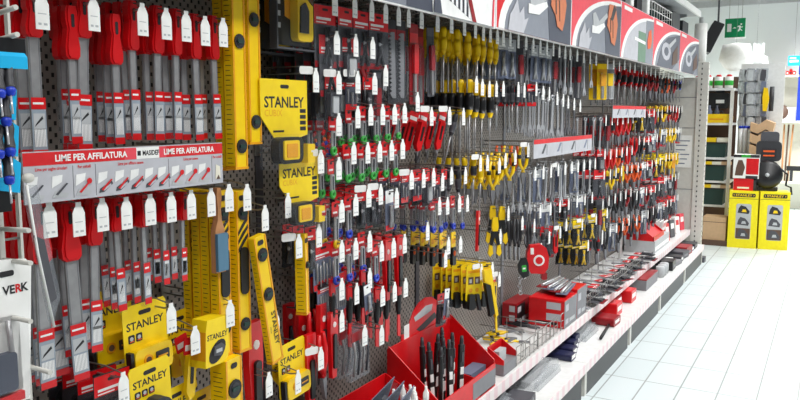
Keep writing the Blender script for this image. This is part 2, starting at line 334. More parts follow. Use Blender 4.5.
def level_proto(L, w=.046, t=.022, text=None, vials=(.14, .88), grip=False, horn=None):
    b = MB(); q = w/2
    b.rbox(-t/2, t/2, -q, q, -L, .03, .004, 'yellow'); b.box(t/2, t/2+.0012, -q, -q+.006, -L+.002, .028, 'amber'); b.box(t/2, t/2+.0012, q-.006, q, -L+.002, .028, 'amber')
    for k in range(int(L/.012)): b.box(-t*.3, t*.3-.004*(k % 2), -q-.0006, -q, -L+.01+k*.012, -L+.0112+k*.012, 'ink')
    pr = [('body', b)]
    for v in vials:
        z = -L*v+.01; m = MB(); m.disc(0, z, q*.78, t/2+.0012, 'ink', .003); m.disc(0, z, q*.52, t/2+.0042, 'charcoal', .001); m.rbox(t/2+.005, t/2+.008, -q*.45, q*.45, z-.005, z+.005, .004, 'dark_green'); pr.append(('vial', m))
    c = MB(); c.box(-t/2-.001, t/2+.0016, -q-.001, q+.001, -L-.006, -L, 'amber'); pr.append(('end_cap', c))
    hh = MB(); hh.rbox(t/2+.0012, t/2+.0016, -.012, .012, .004, .018, .006, 'ink'); pr.append(('hang_hole', hh))
    if grip:
        g = MB(); g.rbox(t/2+.001, t/2+.005, -q*.62, q*.72, -L*.62, -L*.3, .013, 'black'); pr.append(('grip', g))
        z = -L*.2; s = MB()
        for k in (-1, 0, 1): s.prism([(-q*.8, z-.02+k*.022), (-q*.1, z+k*.022), (q*.8, z+.018+k*.022), (q*.8, z+.008+k*.022), (-q*.8, z-.03+k*.022)], t/2+.0012, t/2+.0018, 'ink')
        pr.append(('printed_pattern', s))
    if text:
        s = MB(); s.text(text, w*.36, 0, -L*.72, t/2+.0013, 'ink', 'C', -PI/2, .012); s.text('since', w*.14, -q*.5, -L*.72, t/2+.0013, 'ink', 'C', -PI/2); pr.append(('lettering', s))
    return Proto('spirit_level', 'spirit level', pr)
LEVEL_TALL = level_proto(.60, .046, .03, None, (.5, .93)); LEVEL_GRIP = level_proto(.385, .044, .026, None, (.1, .85), True); LEVEL_TEXT = level_proto(.345, .05, .02, 'STANLEY', (.1, .44)); LEVEL_SMALL = level_proto(.2, .026, .03, None, (.35,))
LEVEL_BOX = level_proto(.17, .062, .05, None, (.35, .85))

def stanley_card(w, h, tool, icons=2, shape=None):
    c = MB(); q = w/2; p = shape or [(-q, -h+.006), (-q+.006, -h), (q-.006, -h), (q, -h+.006), (q, .006), (q*.9, .014), (-q*.9, .014), (-q, .006)]
    c.prism(p, -.0012, .0012, 'card_yellow'); c.rbox(.0012, .0018, -.018, .018, -.012, -.002, .005, 'ink')
    t = MB(); t.text('STANLEY', w*.145, 0, -h*.29, .0013, 'ink', 'C', 0, .025, 1.02)
    if shape: t.text('CUBIX', w*.09, -q*.85, -h*.40, .0013, 'amber', 'L'); c.box(.0012, .0016, -q*.5, -q*.05, -h*.6, -h*.575, 'ink'); [c.box(.0012, .0018, q*.66, q*.92, -h*(.36+.075*k), -h*(.31+.075*k), 'ink') for k in range(4)]
    ic = MB()
    for k in range(icons):
        y = -q*.8+k*w*.17; ic.rbox(.0013, .002, y, y+w*.14, -h*.49, -h*.36, .003, 'ink'); ic.disc(y+w*.07, -h*.42, w*.04, .002, 'light_grey', .0005, 8); ic.box(.002, .0026, y+w*.03, y+w*.12, -h*.47, -h*.455, 'orange')
    return [('backing_card', c), ('lettering', t)]+([('picture_strip', ic)] if icons else [])+tool
def knife_blister(w, h):
    b = MB(); q = w/2; b.rbox(.001, .022, -q*.82, q*.9, -h*1.02, -h*.58, .014, 'yellow'); b.disc(-q*.25, -h*.78, w*.1, .022, 'amber', .002); b.disc(-q*.25, -h*.78, w*.06, .024, 'brown', .001); b.rbox(.022, .024, q*.1, q*.72, -h*.86, -h*.7, .003, 'charcoal'); b.box(.024, .0246, q*.18, q*.64, -h*.8, -h*.775, 'amber'); b.box(.004, .02, -q*.98, -q*.84, -h*1.1, -h*.6, 'black')
    return [('cutter', b)]
CARD_CUTTER = Proto('cutter_pack', 'carded tool', stanley_card(.125, .145, knife_blister(.125, .145)))
def dark_tape(w, h):
    b = MB(); q = w/2; b.disc(0, -h*.86, w*.34, .001, 'charcoal', .03); b.disc(0, -h*.86, w*.24, .031, 'dark_grey', .003); b.disc(0, -h*.86, w*.1, .034, 'yellow', .002); return [('tape_measure', b)]
CARD_TAPE = Proto('tape_measure_pack', 'carded tool', stanley_card(.115, .12, dark_tape(.115, .12), 3))
def cube_tool(w, h):
    b = MB(); q = w/2; b.rbox(.002, .03, -q*.62, q*.42, -h*.99, -h*.66, .02, 'black'); b.rbox(.03, .035, -q*.46, q*.2, -h*.94, -h*.7, .006, 'yellow'); b.rbox(.035, .037, -q*.36, q*.1, -h*.91, -h*.74, .004, 'amber')
    s = MB(); s.prism([(q*.62, -h*1.0), (q*.95, -h*1.0), (q*.95, -h*.92), (q*.78, -h*.92), (q*.78, -h*.84), (q*.95, -h*.84), (q*.95, -h*.76), (q*.62, -h*.76)], .002, .03, 'yellow')
    cl = MB(); cl.rbox(.001, .042, -q*1.05, q*1.1, -h*1.05, -h*.62, .012, 'clear'); return [('laser_cube', b), ('clamp_bracket', s), ('blister', cl)]
_h = .215; _w = .2; _q = _w/2
CARD_CUBE = Proto('laser_level_pack', 'carded tool', stanley_card(_w, _h, cube_tool(_w, _h), 0, [(-_q, -_h*.4), (-_q*.4, -_h*.7), (_q*.4, -_h*.7), (_q, -_h*.64), (_q, .012), (-_q, .012)]))
def tape_box():
    b = MB(); b.prism([(-.05, -.12), (.042, -.12), (.05, -.105), (.05, -.03), (.04, .012), (-.045, .012), (-.05, -.02)], -.0, .05, 'card_yellow'); b.box(.0, .05, -.0505, -.05, -.1, -.02, 'amber')
    t = MB(); t.text('STANLEY', .0155, 0, -.045, .0502, 'ink', 'C', .0, .025); w = MB(); w.prism([(.0+.036*math.cos(k*.393)+.004*math.sin(k*.393), -.082+.03*math.sin(k*.393)+.01*math.cos(k*.393)) for k in range(16)], .05, .0512, 'ink')
    tp = MB(); tp.prism([(-.022, -.09), (.01, -.095), (.03, -.072), (.012, -.06), (-.018, -.066)], .0512, .056, 'dark_grey'); tp.box(.056, .0565, -.012, .014, -.084, -.074, 'light_grey')
    return Proto('tape_measure_box', 'boxed tape measure', [('carton', b), ('lettering', t), ('window', w, [('tape_measure', tp)])])
TAPE_BOX = tape_box()
def big_pack():     # multitool in a clear case
    a = MB(); a.box(0, .008, -.09, .09, -.21, .03, 'black'); a.box(.008, .0088, -.088, .0, -.02, .03, 'yellow'); a.prism([(-.03, -.12), (.088, -.16), (.088, .03), (-.03, .03)], .008, .0086, 'amber')
    for k in range(4): a.box(.0088, .0093, -.08, -.052, -.05-k*.036, -.034-k*.036, 'light_grey')
    t = MB(); t.rbox(.01, .04, -.005, .075, -.195, .02, .016, 'yellow'); t.prism([(0.002, -.17), (.045, -.17), (.048, -.1), (.03, -.075), (.006, -.09)], .04, .046, 'charcoal'); t.prism([(.04, -.06), (.07, -.08), (.072, -.01), (.05, -.02)], .04, .044, 'brown')
    c = MB(); c.rbox(.0, .05, -.092, .092, -.215, .028, .01, 'clear'); e = MB(); e.box(.0, .03, -.095, -.09, -.22, .03, 'dark_grey'); e.box(.0, .03, -.095, .095, -.224, -.218, 'dark_grey')
    return Proto('multitool_pack', 'blister pack', [('backing_card', a), ('multitool', t), ('blister', c), ('case_edge', e)])
BIG_PACK = big_pack()

def blister(w, h, top, body, tool='bits', toolm='mid_grey', bot=None, tag=False):
    q = w/2; c = MB(); c.prism(rr(-q, q, -h, .012, .006), -.001, .001, body); th = h*.26
    c.box(.001, .0014, -q*.98, q*.98, -th, .01, top); header_hole(c, .0014, -.002, w*.25)
    if bot: c.box(.001, .0014, -q*.98, q*.98, -h+.002, -h+.02, bot)
    c.box(.0014, .0018, -q*.8, q*.5, -th*.72, -th*.55, 'white'); c.box(.0014, .0018, -q*.8, q*.1, -th*.92, -th*.84, 'white')
    t = MB(); z0 = -th-.008; z1 = -h+.012
    if tool == 'bits':
        n = max(2, int(w/.016))
        for k in range(n):
            y = -q*.75+k*(w*.75)/(n-1); t.cyl((.006, y, z0-.01*(k % 2)), (.006, y, z1+.012*((k+1) % 2)), .0035, toolm, .0022, 6)
    elif tool == 'block': t.rbox(.001, .016, -q*.7, q*.7, z1, z0, .008, toolm); t.rbox(.016, .02, -q*.45, q*.45, z1+.01, z0-.012, .006, 'light_grey')
    elif tool == 'grip':
        t.tube([(.008, -q*.1, z0), (.008, q*.05, (z0+z1)/2), (.008, -q*.35, z1)], .006, toolm); t.tube([(.008, q*.1, z0), (.008, -q*.05, (z0+z1)/2), (.008, q*.4, z1)], .006, toolm); t.ball((.008, 0, (z0*2+z1)/3), .006, .009, .01, 'chrome', 8, 4)
    elif tool == 'blade':
        for k in range(max(3, int(w/.012))): y = -q*.85+k*.012; t.box(.002, .004, y, y+.007, z1, z0, toolm)
    elif tool == 'disc': t.disc(0, (z0+z1)/2, min(q*.8, (z0-z1)*.46), .001, toolm, .012); t.disc(0, (z0+z1)/2, min(q*.35, (z0-z1)*.2), .013, 'red', .003)
    cl = MB(); cl.rbox(.001, .02, -q*.88, q*.88, z1-.006, z0+.005, .008, 'clear')
    return [('backing_card', c), (('drill_bits' if tool == 'bits' else 'blades' if tool == 'blade' else 'tool'), t), ('blister', cl)]
RED_PACK = Proto('blister_pack', 'blister pack', blister(.07, .125, 'red', 'charcoal', 'block', 'dark_grey'))
RED_PACK_W = Proto('blister_pack', 'blister pack', blister(.11, .17, 'print_red', 'dark_grey', 'grip', 'charcoal', 'deep_red'))
RED_PACK_S = Proto('blister_pack', 'blister pack', blister(.055, .10, 'red', 'photo_dark', 'bits', 'steel', 'red'))
BIT_PACK = Proto('drill_bit_pack', 'blister pack', blister(.11, .13, 'print_red', 'slate_blue', 'bits', 'steel', 'red'))
BLADE_PACK = Proto('blade_pack', 'blister pack', blister(.15, .11, 'print_red', 'slate_blue', 'blade', 'steel'))
BLACK_PACK = Proto('blister_pack', 'blister pack', blister(.05, .12, 'red', 'black', 'grip', 'dark_grey'))
DISC_PACK = Proto('cutting_wheel_pack', 'blister pack', blister(.095, .13, 'red', 'charcoal', 'disc', 'black'))
GREY_PACK = Proto('blister_pack', 'blister pack', blister(.06, .17, 'light_grey', 'slate_blue', 'grip', 'steel'))
WHITE_PACK = Proto('blister_pack', 'blister pack', blister(.06, .13, 'white', 'slate_blue', 'grip', 'steel', 'print_red'))
YELLOW_PACK = Proto('carded_tool', 'carded tool', blister(.075, .15, 'card_yellow', 'black', 'grip', 'yellow'))
def open_card(w, h):     # yellow card with two square pictures
    c = MB(); q = w/2; c.prism(rr(-q, q, -h, .012, .008), -.0012, .0012, 'card_yellow'); header_hole(c, .0012, -.003, .03)
    c.box(.0012, .0018, -q*.8, q*.8, -h*.16, -h*.08, 'amber')
    c.box(.0012, .0018, -q*.72, -q*.08, -h*.5, -h*.28, 'brown'); c.box(.0012, .0018, q*.08, q*.74, -h*.5, -h*.28, 'brown'); c.box(.0018, .0022, -q*.6, -q*.3, -h*.46, -h*.34, 'light_grey'); c.box(.0018, .0022, q*.2, q*.5, -h*.46, -h*.34, 'light_grey')
    c.disc(-q*.4, -h*.68, q*.22, .0012, 'amber'); c.disc(q*.4, -h*.68, q*.22, .0012, 'amber')
    t = MB(); t.rbox(.002, .02, -q*.8, -q*.1, -h*1.25, -h*.78, .006, 'black'); t.prism([(q*.1, -h*.8), (q*.5, -h*.8), (q*.85, -h*1.3), (q*.5, -h*1.3)], .002, .016, 'charcoal'); t.box(.016, .018, -q*.6, -q*.3, -h*1.15, -h*.9, 'yellow')
    return Proto('carded_tool', 'carded tool', [('backing_card', c), ('tool', t)])
OPEN_CARD = open_card(.085, .145)

def driver(L, hm, hm2, r=.011, shm='steel', ring=None, card=None, flat=True):
    hl = L*.42; h = MB(); h.lathe([(r*.55, .006), (r*.95, .0), (r, -.012), (r*.82, -hl*.3), (r, -hl*.6), (r*.85, -hl*.88), (r*.5, -hl)], hm, 'z', 8)
    g = MB(); g.lathe([(r*1.03, -hl*.35), (r*1.12, -hl*.5), (r*1.1, -hl*.7), (r*.93, -hl*.85)], hm2, 'z', 8)
    s = MB(); s.cyl((0, 0, -hl), (0, 0, -L*.94), .0035, shm, .0033, 6); t = MB(); t.prism([(-.003, -L*.94), (.003, -L*.94), (.005, -L*.97), (.0035, -L), (-.0035, -L), (-.005, -L*.97)], -.0012, .0012, 'dark_steel')
    return Proto('screwdriver', 'screwdriver', [('handle', h, [('grip', g)]), ('shaft', s), ('tip', t)])
DRV_YEL = driver(.24, 'yellow', 'yellow', .0135); DRV_YEL_L = driver(.33, 'yellow', 'black', .017); DRV_RED = driver(.23, 'red', 'charcoal', .012); DRV_YEL_S = driver(.19, 'yellow', 'charcoal', .013); DRV_DK = driver(.2, 'charcoal', 'dark_grey', .012)
DRV_ORG = driver(.2, 'orange', 'black', .012); DRV_BLU = driver(.19, 'blue', 'charcoal', .012)
def ring_driver(L, ringm, cardm='red', stem='light_grey'):       # red hanging card, pale stem, coloured eye at the foot
    c = MB(); c.rbox(-.001, .001, -.019, .019, -.034, .012, .004, cardm); header_hole(c, .001, -.001, .014); c.box(.001, .0014, -.014, .012, -.024, -.018, 'white')
    b = MB(); b.rbox(.001, .011, -.016, .016, -L*.86, -.02, .006, 'clear')
    s = MB(); s.rbox(.002, .008, -.009, .009, -L*.84, -.034, .004, stem); s.box(.008, .009, -.004, .004, -L*.8, -.04, 'charcoal')
    r = MB(); r.ring((.006, 0, -L*.9), .0105, .0055, ringm, 'x', 12, 6)
    return Proto('nut_driver', 'nut driver', [('hanging_card', c), ('stem', s), ('ring_end', r), ('sleeve', b)])
RING_GREEN = ring_driver(.105, 'green'); RING_BLUE = ring_driver(.12, 'blue'); RING_YEL = ring_driver(.13, 'yellow')
def pliers(L, hm, hm2=None, jaw='steel', spread=.022, up=True):
    j = MB(); a = L*.32
    j.prism([(-.012, -a), (-.011, -a*.5), (-.003, .008), (.003, .008), (.011, -a*.5), (.012, -a)], -.005, .005, jaw); j.disc(0, -a*.95, .008, .005, 'dark_steel', .002, 8)
    out = [('jaws', j)]
    for sgn in (-1, 1):
        h = MB(); h.tube([(0, sgn*.006, -a), (0, sgn*spread*.8, -L*.5), (0, sgn*spread, -L*.72), (0, sgn*spread*.7, -L)], .007, hm if sgn < 0 or not hm2 else hm2, 6, False, [.006, .008, .008, .006]); out.append(('handle', h))
    p = Proto('pliers', 'pliers', out); return p
def hang_pliers(L, hm, bandm=None, spread=.022):   # hung by the handles, jaws down
    j = MB(); a = L*.66; out = []
    j.prism([(-.012, -a), (-.011, -a-L*.12), (-.003, -L), (.003, -L), (.011, -a-L*.12), (.012, -a)], -.005, .005, 'dark_steel'); out.append(('jaws', j))
    for sgn in (-1, 1):
        h = MB(); h.tube([(0, sgn*spread*.6, .004), (0, sgn*spread, -L*.25), (0, sgn*spread*.8, -L*.45), (0, -sgn*.006, -a)], .008, hm, 6, False, [.006, .009, .009, .006])
        out.append(('handle', h))
        if bandm: h.cyl((0, sgn*spread, -L*.2), (0, sgn*spread*.97, -L*.3), .0095, bandm)
    return Proto('pliers', 'pliers', out)
PL_RED = hang_pliers(.19, 'red', None); PL_BLK = hang_pliers(.2, 'charcoal', None); PL_YEL = hang_pliers(.19, 'yellow', 'black'); PL_ORG = hang_pliers(.18, 'orange', 'black'); PL_DRED = hang_pliers(.18, 'deep_red', 'black')
def snips():
    a = MB(); a.prism([(-.016, -.03), (-.012, .012), (.0, .014), (.012, .012), (.016, -.03), (.012, -.05), (-.012, -.05)], -.006, .006, 'yellow'); b = MB(); b.prism([(-.014, -.05), (-.024, -.11), (-.012, -.115), (.0, -.07), (.012, -.115), (.024, -.11), (.014, -.05)], -.006, .006, 'black'); c = MB()
    for q in (-1, 1): c.prism([(q*.012, -.112), (q*.026, -.108), (q*.032, -.15), (q*.022, -.165), (q*.008, -.15)], -.005, .005, 'yellow')
    d = MB(); d.prism([(-.008, -.12), (.008, -.12), (.002, -.18), (-.002, -.18)], -.002, .002, 'steel'); return Proto('tin_snips', 'tin snips', [('handle', a), ('grip', b), ('guard', c), ('blade', d)])
SNIPS = snips()
def wrench(L, m='chrome', w=.013):
    b = MB(); q = w/2; b.prism([(-q*.8, -.02), (-q*.55, -L*.5), (-q*.8, -L+.03), (q*.8, -L+.03), (q*.55, -L*.5), (q*.8, -.02)], -.003, .003, m)
    r = MB(); r.ring((0, 0, -.008), w*.75, w*.32, m, 'x', 10, 6)
    j = MB(); j.prism([(-w*.7, -L+.034), (-w*1.05, -L+.01), (-w*.75, -L-.008), (-w*.35, -L-.006), (-w*.3, -L+.012), (w*.3, -L+.012), (w*.35, -L-.006), (w*.75, -L-.008), (w*1.05, -L+.01), (w*.7, -L+.034)], -.0035, .0035, m)
    return Proto('combination_wrench', 'wrench', [('ring_end', r), ('shaft', b), ('open_jaw', j)])
WR_L = wrench(.21); WR_M = wrench(.16); WR_D = wrench(.18, 'dark_steel', .015)
def chisel(L=.2):
    c = MB(); c.rbox(-.004, .004, -.012, .012, -.04, .012, .006, 'red'); h = MB(); h.lathe([(.008, -.03), (.011, -.05), (.01, -.1), (.006, -.115)], 'black', 'z', 8); b = MB(); b.prism([(-.006, -.115), (.006, -.115), (.009, -.15), (.009, -L), (-.009, -L+.008), (-.009, -.15)], -.002, .002, 'red'); return Proto('chisel', 'chisel', [('handle', c), ('grip', h), ('blade', b)])
CHISEL = chisel()
def long_pack(L, w, m1, m2, toolm, sawtooth=False):
    q = w/2; c = MB(); c.prism(rr(-q, q, -L, .012, .006), -.001, .001, m1); c.box(.001, .0015, -q*.95, q*.95, -L*.2, -.02, m2); t = MB()
    if sawtooth:
        pts = [(-q*.2, -.03)]+[p for k in range(int(L/.014)-4) for p in ((-q*.2, -.03-k*.014), (-q*.7, -.037-k*.014))]+[(-q*.2, -L+.02), (q*.5, -L+.02), (q*.5, -.03)]
        t.prism(pts, .002, .005, toolm)
    else: t.rbox(.002, .014, -q*.5, q*.5, -L*.6, -L*.22, .006, toolm); t.rbox(.002, .01, -q*.25, q*.25, -L*.97, -L*.6, .004, 'steel')
    b = MB(); b.rbox(.001, .017, -q*.9, q*.9, -L+.008, -L*.2, .006, 'clear'); return [('backing_card', c), ('tool', t), ('blister', b)]
SAW_PACK = Proto('saw_blade_pack', 'blister pack', long_pack(.27, .055, 'charcoal', 'deep_red', 'mid_grey', True)); LONG_RED = Proto('long_tool_pack', 'blister pack', long_pack(.27, .06, 'deep_red', 'red', 'red')); LONG_DARK = Proto('long_tool_pack', 'blister pack', long_pack(.24, .05, 'dark_grey', 'charcoal', 'deep_red'))
LONG_YEL = Proto('level_pack', 'blister pack', long_pack(.2, .085, 'yellow', 'amber', 'amber')); LONG_YELW = Proto('level_pack', 'blister pack', long_pack(.2, .085, 'light_grey', 'mid_grey', 'yellow'))
def knife(m='red'):
    c = MB(); c.rbox(-.001, .001, -.02, .02, -.03, .012, .004, 'print_red'); c.box(.001, .0016, -.016, .016, -.02, -.006, 'white'); h = MB(); h.prism([(-.014, -.03), (.014, -.03), (.012, -.13), (-.004, -.14), (-.016, -.12)], .0, .012, m); g = MB(); g.rbox(.012, .0135, -.006, .004, -.1, -.045, .003, 'black'); b = MB(); b.prism([(-.004, -.138), (.01, -.13), (.006, -.155)], .003, .005, 'steel'); return Proto('utility_knife', 'utility knife', [('hanging_card', c), ('body', h, [('slider', g)]), ('blade', b)])
KNIFE = knife(); KNIFE_Y = knife('yellow')
def folder():
    a = MB(); a.rbox(-.002, .002, -.017, .017, -.05, .012, .005, 'yellow'); a.box(.002, .0026, -.012, .012, -.035, -.015, 'amber'); b = MB(); b.rbox(-.006, .008, -.014, .014, -.125, -.05, .01, 'black'); c = MB(); c.ball((.008, 0, -.075), .004, .009, .012, 'orange', 8, 4); return Proto('folding_knife', 'folding knife', [('hanging_card', a), ('handle', b, [('button', c)])])
FOLDER = folder()
def brush():
    h = MB(); h.prism([(-.006, .02), (-.009, 0), (-.005, -.03), (-.007, -.06), (-.016, -.085), (-.017, -.19), (.017, -.19), (.016, -.085), (.007, -.06), (.005, -.03), (.009, 0), (.006, .02)], -.009, .007, 'wood'); b = MB(); b.box(.007, .016, -.018, .018, -.185, -.092, 'dull_blue'); return Proto('file_brush', 'brush', [('handle', h), ('card_pad', b)])
BRUSH = brush()
def reel():
    b = MB(); b.prism([(-.045, -.02), (-.03, .01), (.02, .014), (.045, -.005), (.055, -.05), (.05, -.1), (.03, -.125), (-.03, -.12), (-.05, -.08)], -.018, .018, 'red'); w = MB(); w.disc(.008, -.06, .026, .018, 'paper', .003); w.disc(.008, -.06, .017, .021, 'red', .002); l = MB(); l.box(.018, .0195, -.03, -.015, -.03, .0, 'paper'); l.text('3M', .012, .01, -.03, .0185, 'paper') if 0 else None; f = MB(); f.rbox(-.012, .012, .02, .045, -.155, -.12, .006, 'deep_red'); return Proto('chalk_reel', 'chalk line reel', [('case', b), ('dial', w), ('sticker', l), ('nozzle', f)])
REEL = reel()
def hacksaw():
    f = MB(); f.prism([(-.02, .012), (.02, .012), (.026, -.05), (.045, -.2), (.03, -.21), (.012, -.06), (-.02, -.04)], -.008, .008, 'yellow'); g = MB(); g.prism([(-.018, -.045), (.008, -.06), (.024, -.19), (.0, -.2)], -.01, .01, 'black'); h = MB(); h.box(-.003, .003, .03, .04, -.27, -.2, 'yellow'); return Proto('pad_saw', 'saw', [('frame', f), ('grip', g), ('tip_guard', h)])
HACKSAW = hacksaw()
def chain():
    m = MB()
    for k in range(7):
        c = (0, .006*math.sin(k*1.3), -.012-k*.019); m.ring(c, .0095, .0028, 'chrome', 'x' if k % 2 else 'y', 8, 5)
    return Proto('chain_coil', 'chain', [('links', m)])
CHAIN = chain()
def ratchet():      # black body with a green badge
    b = MB(); b.prism([(-.03, -.08), (-.034, -.03), (-.012, .012), (.02, .012), (.03, -.03), (.026, -.1), (-.01, -.11)], -.01, .01, 'black'); l = MB(); l.rbox(.01, .011, -.014, .014, -.07, -.03, .004, 'green'); l.box(.011, .0115, -.008, .008, -.055, -.045, 'paper'); return Proto('carded_tool', 'carded tool', [('body', b), ('badge', l)])
RATCHET = ratchet()
def shears():
    m = MB(); m.prism([(-.012, -.2), (-.002, -.2), (.006, -.07), (-.004, -.07)], 0, .003, 'chrome'); n = MB(); n.prism([(.012, -.2), (.002, -.2), (.004, -.07), (.014, -.07)], .003, .006, 'chrome'); r = MB(); r.ring((.003, -.012, -.02), .014, .005, 'mid_grey', 'x'); r2 = MB(); r2.ring((.003, .022, -.038), .014, .005, 'mid_grey', 'x'); s = MB(); s.box(0, .009, -.014, .016, -.1, -.065, 'yellow'); return Proto('shears', 'shears', [('blade', m), ('blade', n), ('finger_ring', r), ('finger_ring', r2), ('spacer', s)])
SHEARS = shears()
def screw_bag():
    b = MB(); b.rbox(-.002, .02, -.035, .035, -.12, -.03, .012, 'clear'); c = MB(); c.rbox(-.002, .002, -.036, .036, -.032, .014, .004, 'clear_sleeve'); k = MB(); rnd = random.Random(3)
    for i in range(24): k.ball((.008+rnd.random()*.008, rnd.uniform(-.028, .028), rnd.uniform(-.115, -.04)), .006, .007, .007, rnd.choice(['red', 'red', 'orange', 'red', 'blue']), 6, 4)
    return Proto('plug_bag', 'bag of wall plugs', [('plugs', k), ('header_card', c), ('bag', b)])
SCREW_BAG = screw_bag()
def clear_bag(w=.11, h=.16, toolm='dark_grey'):
    b = MB(); q = w/2; b.prism([(-q, -h), (-q*.96, -.01), (-q*.5, .012), (q*.5, .012), (q*.96, -.01), (q, -h)], -.008, .012, 'clear_sleeve'); t = MB()
    for k in range(4): y = -q*.7+k*q*.45; t.tube([(.014, y, -.03), (.014, y+.01, -h*.5), (.014, y-.004, -h*.9)], .004, toolm if k % 2 else 'steel')
    c = MB(); c.box(.012, .0135, -q*.9, q*.9, -.03, .0, 'deep_red'); return Proto('tool_bag', 'bagged tools', [('bag', b), ('tool', t), ('hanging_card', c)])
CLEAR_BAG = clear_bag()
def clamp_red():
    b = MB(); b.prism([(-.02, .012), (.02, .012), (.022, -.06), (.012, -.2), (-.012, -.2), (-.022, -.06)], -.006, .008, 'red'); h = MB(); h.disc(0, -.03, .009, .008, 'paper', .002, 8); g = MB(); g.rbox(.008, .014, -.009, .009, -.17, -.06, .006, 'black'); return Proto('riveter', 'hand tool', [('body', b), ('badge', h), ('grip', g)])
RED_TOOL = clamp_red()
# wire hooks
def hook_proto(L=.245, lid=False):
    w = MB(); w.tube([(-L+.003, 0, 0), (-.02, 0, 0), (-.003, 0, .003), (0, 0, .012)], .0024, 'wire', 5); w.tube([(-L+.003, 0, .02), (-.05, 0, .02), (-.004, 0, .012), (0, 0, .012)], .0018, 'wire', 5); w.box(-L+.002, -L+.006, -.012, .012, -.01, .03, 'wire')
    t = MB(); t.prism([(-.014, -.054), (.014, -.054), (.014, -.008), (.009, .003), (.006, .006), (.006, .014), (-.006, .014), (-.006, .006), (-.009, .003), (-.014, -.008)], .002, .0036, 'paper')
    p = MB()
    for k, (a, b) in enumerate(((-.009, -.003), (.002, .009))): p.box(.0036, .004, a, b, -.046, -.042, 'light_grey')
    p.box(.0036, .004, -.009, .008, -.026, -.0245, 'light_grey')
    pr = [('wire', w), ('price_tag', t, [('printed_lines', p)])]
    if lid:
        l = MB(); l.xf(Matrix()); l.rbox(-.0022, -.0002, -.052, -.006, -.004, .018, .006, 'paper'); l.xf(Matrix.Rotation(-.35, 4, 'Z')); pr.append(('label_holder', l))
    return Proto('peg_hook', 'display hook', pr)
HOOK = hook_proto(); HOOK_LID = hook_proto(.245, True)
# ------------------------------------------------------------------ hanging the goods
DESC = {}
def D(p, t): DESC[id(p)] = t
for p, t in ((FILE_A, 'long red handled steel file'), (FILE_B, 'red handled steel file'), (FILE_C, 'big red handled steel file'), (FILE_D, 'thin red handled file'), (FILE_E, 'red handled steel file'), (FILE_F, 'short red handled file'),
             (LEVEL_TALL, 'tall yellow spirit level'), (LEVEL_GRIP, 'yellow level with black grip'), (RED_PACK, 'small red topped blister pack'), (RED_PACK_W, 'wide red blister pack'), (RED_PACK_S, 'narrow red drill bit pack'),
             (BIT_PACK, 'red drill bit set'), (BLACK_PACK, 'black and red tool pack'), (DISC_PACK, 'red cutting wheel pack'), (GREY_PACK, 'dark grey tool pack'), (WHITE_PACK, 'white topped tool pack'), (YELLOW_PACK, 'yellow topped tool pack'),
             (OPEN_CARD, 'yellow card with black tool'), (DRV_YEL, 'yellow and black screwdriver'), (DRV_YEL_L, 'long yellow and black screwdriver'), (DRV_RED, 'red handled screwdriver'), (DRV_YEL_S, 'short yellow screwdriver'), (DRV_DK, 'dark handled screwdriver'), (DRV_ORG, 'orange handled screwdriver'), (DRV_BLU, 'blue handled screwdriver'),
             (RING_GREEN, 'red carded green ringed driver'), (RING_BLUE, 'red carded blue ringed driver'), (RING_YEL, 'red carded yellow ringed driver'), (PL_RED, 'red handled pliers'), (PL_BLK, 'black handled pliers'), (PL_YEL, 'yellow and black pliers'), (PL_ORG, 'orange and black pliers'), (PL_DRED, 'dark red handled pliers'),
             (SNIPS, 'yellow and black tin snips'), (WR_L, 'long chrome wrench'), (WR_M, 'short chrome wrench'), (WR_D, 'dark steel wrench'), (CHISEL, 'red and black chisel'), (SAW_PACK, 'dark toothed blade pack'), (LONG_RED, 'long red tool pack'), (LONG_DARK, 'long dark tool pack'),
             (LONG_YEL, 'yellow and black level pack'), (LONG_YELW, 'white and yellow level pack'), (KNIFE, 'red utility knife'), (KNIFE_Y, 'yellow utility knife'), (FOLDER, 'yellow carded black folding knife'), (CLEAR_BAG, 'clear bag of tools'), (BLADE_PACK, 'red topped blade pack'), (RED_TOOL, 'red hand tool'), (CHAIN, 'hanging steel chain'), (DISC_PACK, 'red cutting wheel pack')): D(p, t)
def posword(j, n):
    if n == 1: return ''
    if j == 0: return ', front'
    if j == n-1: return ', rearmost'
    return ', '+ORD[j]
rnd = random.Random(11)
def hang(p, x, y, z, label, group=None, yaw=None, roll=None, flat=False, sc=1.):
    return p.put((x, y, z), label, group, (rnd.uniform(-.03, .03) if roll is None else roll, 0, rnd.uniform(-.1, .1) if yaw is None else yaw), flat, sc)
HN = [0]
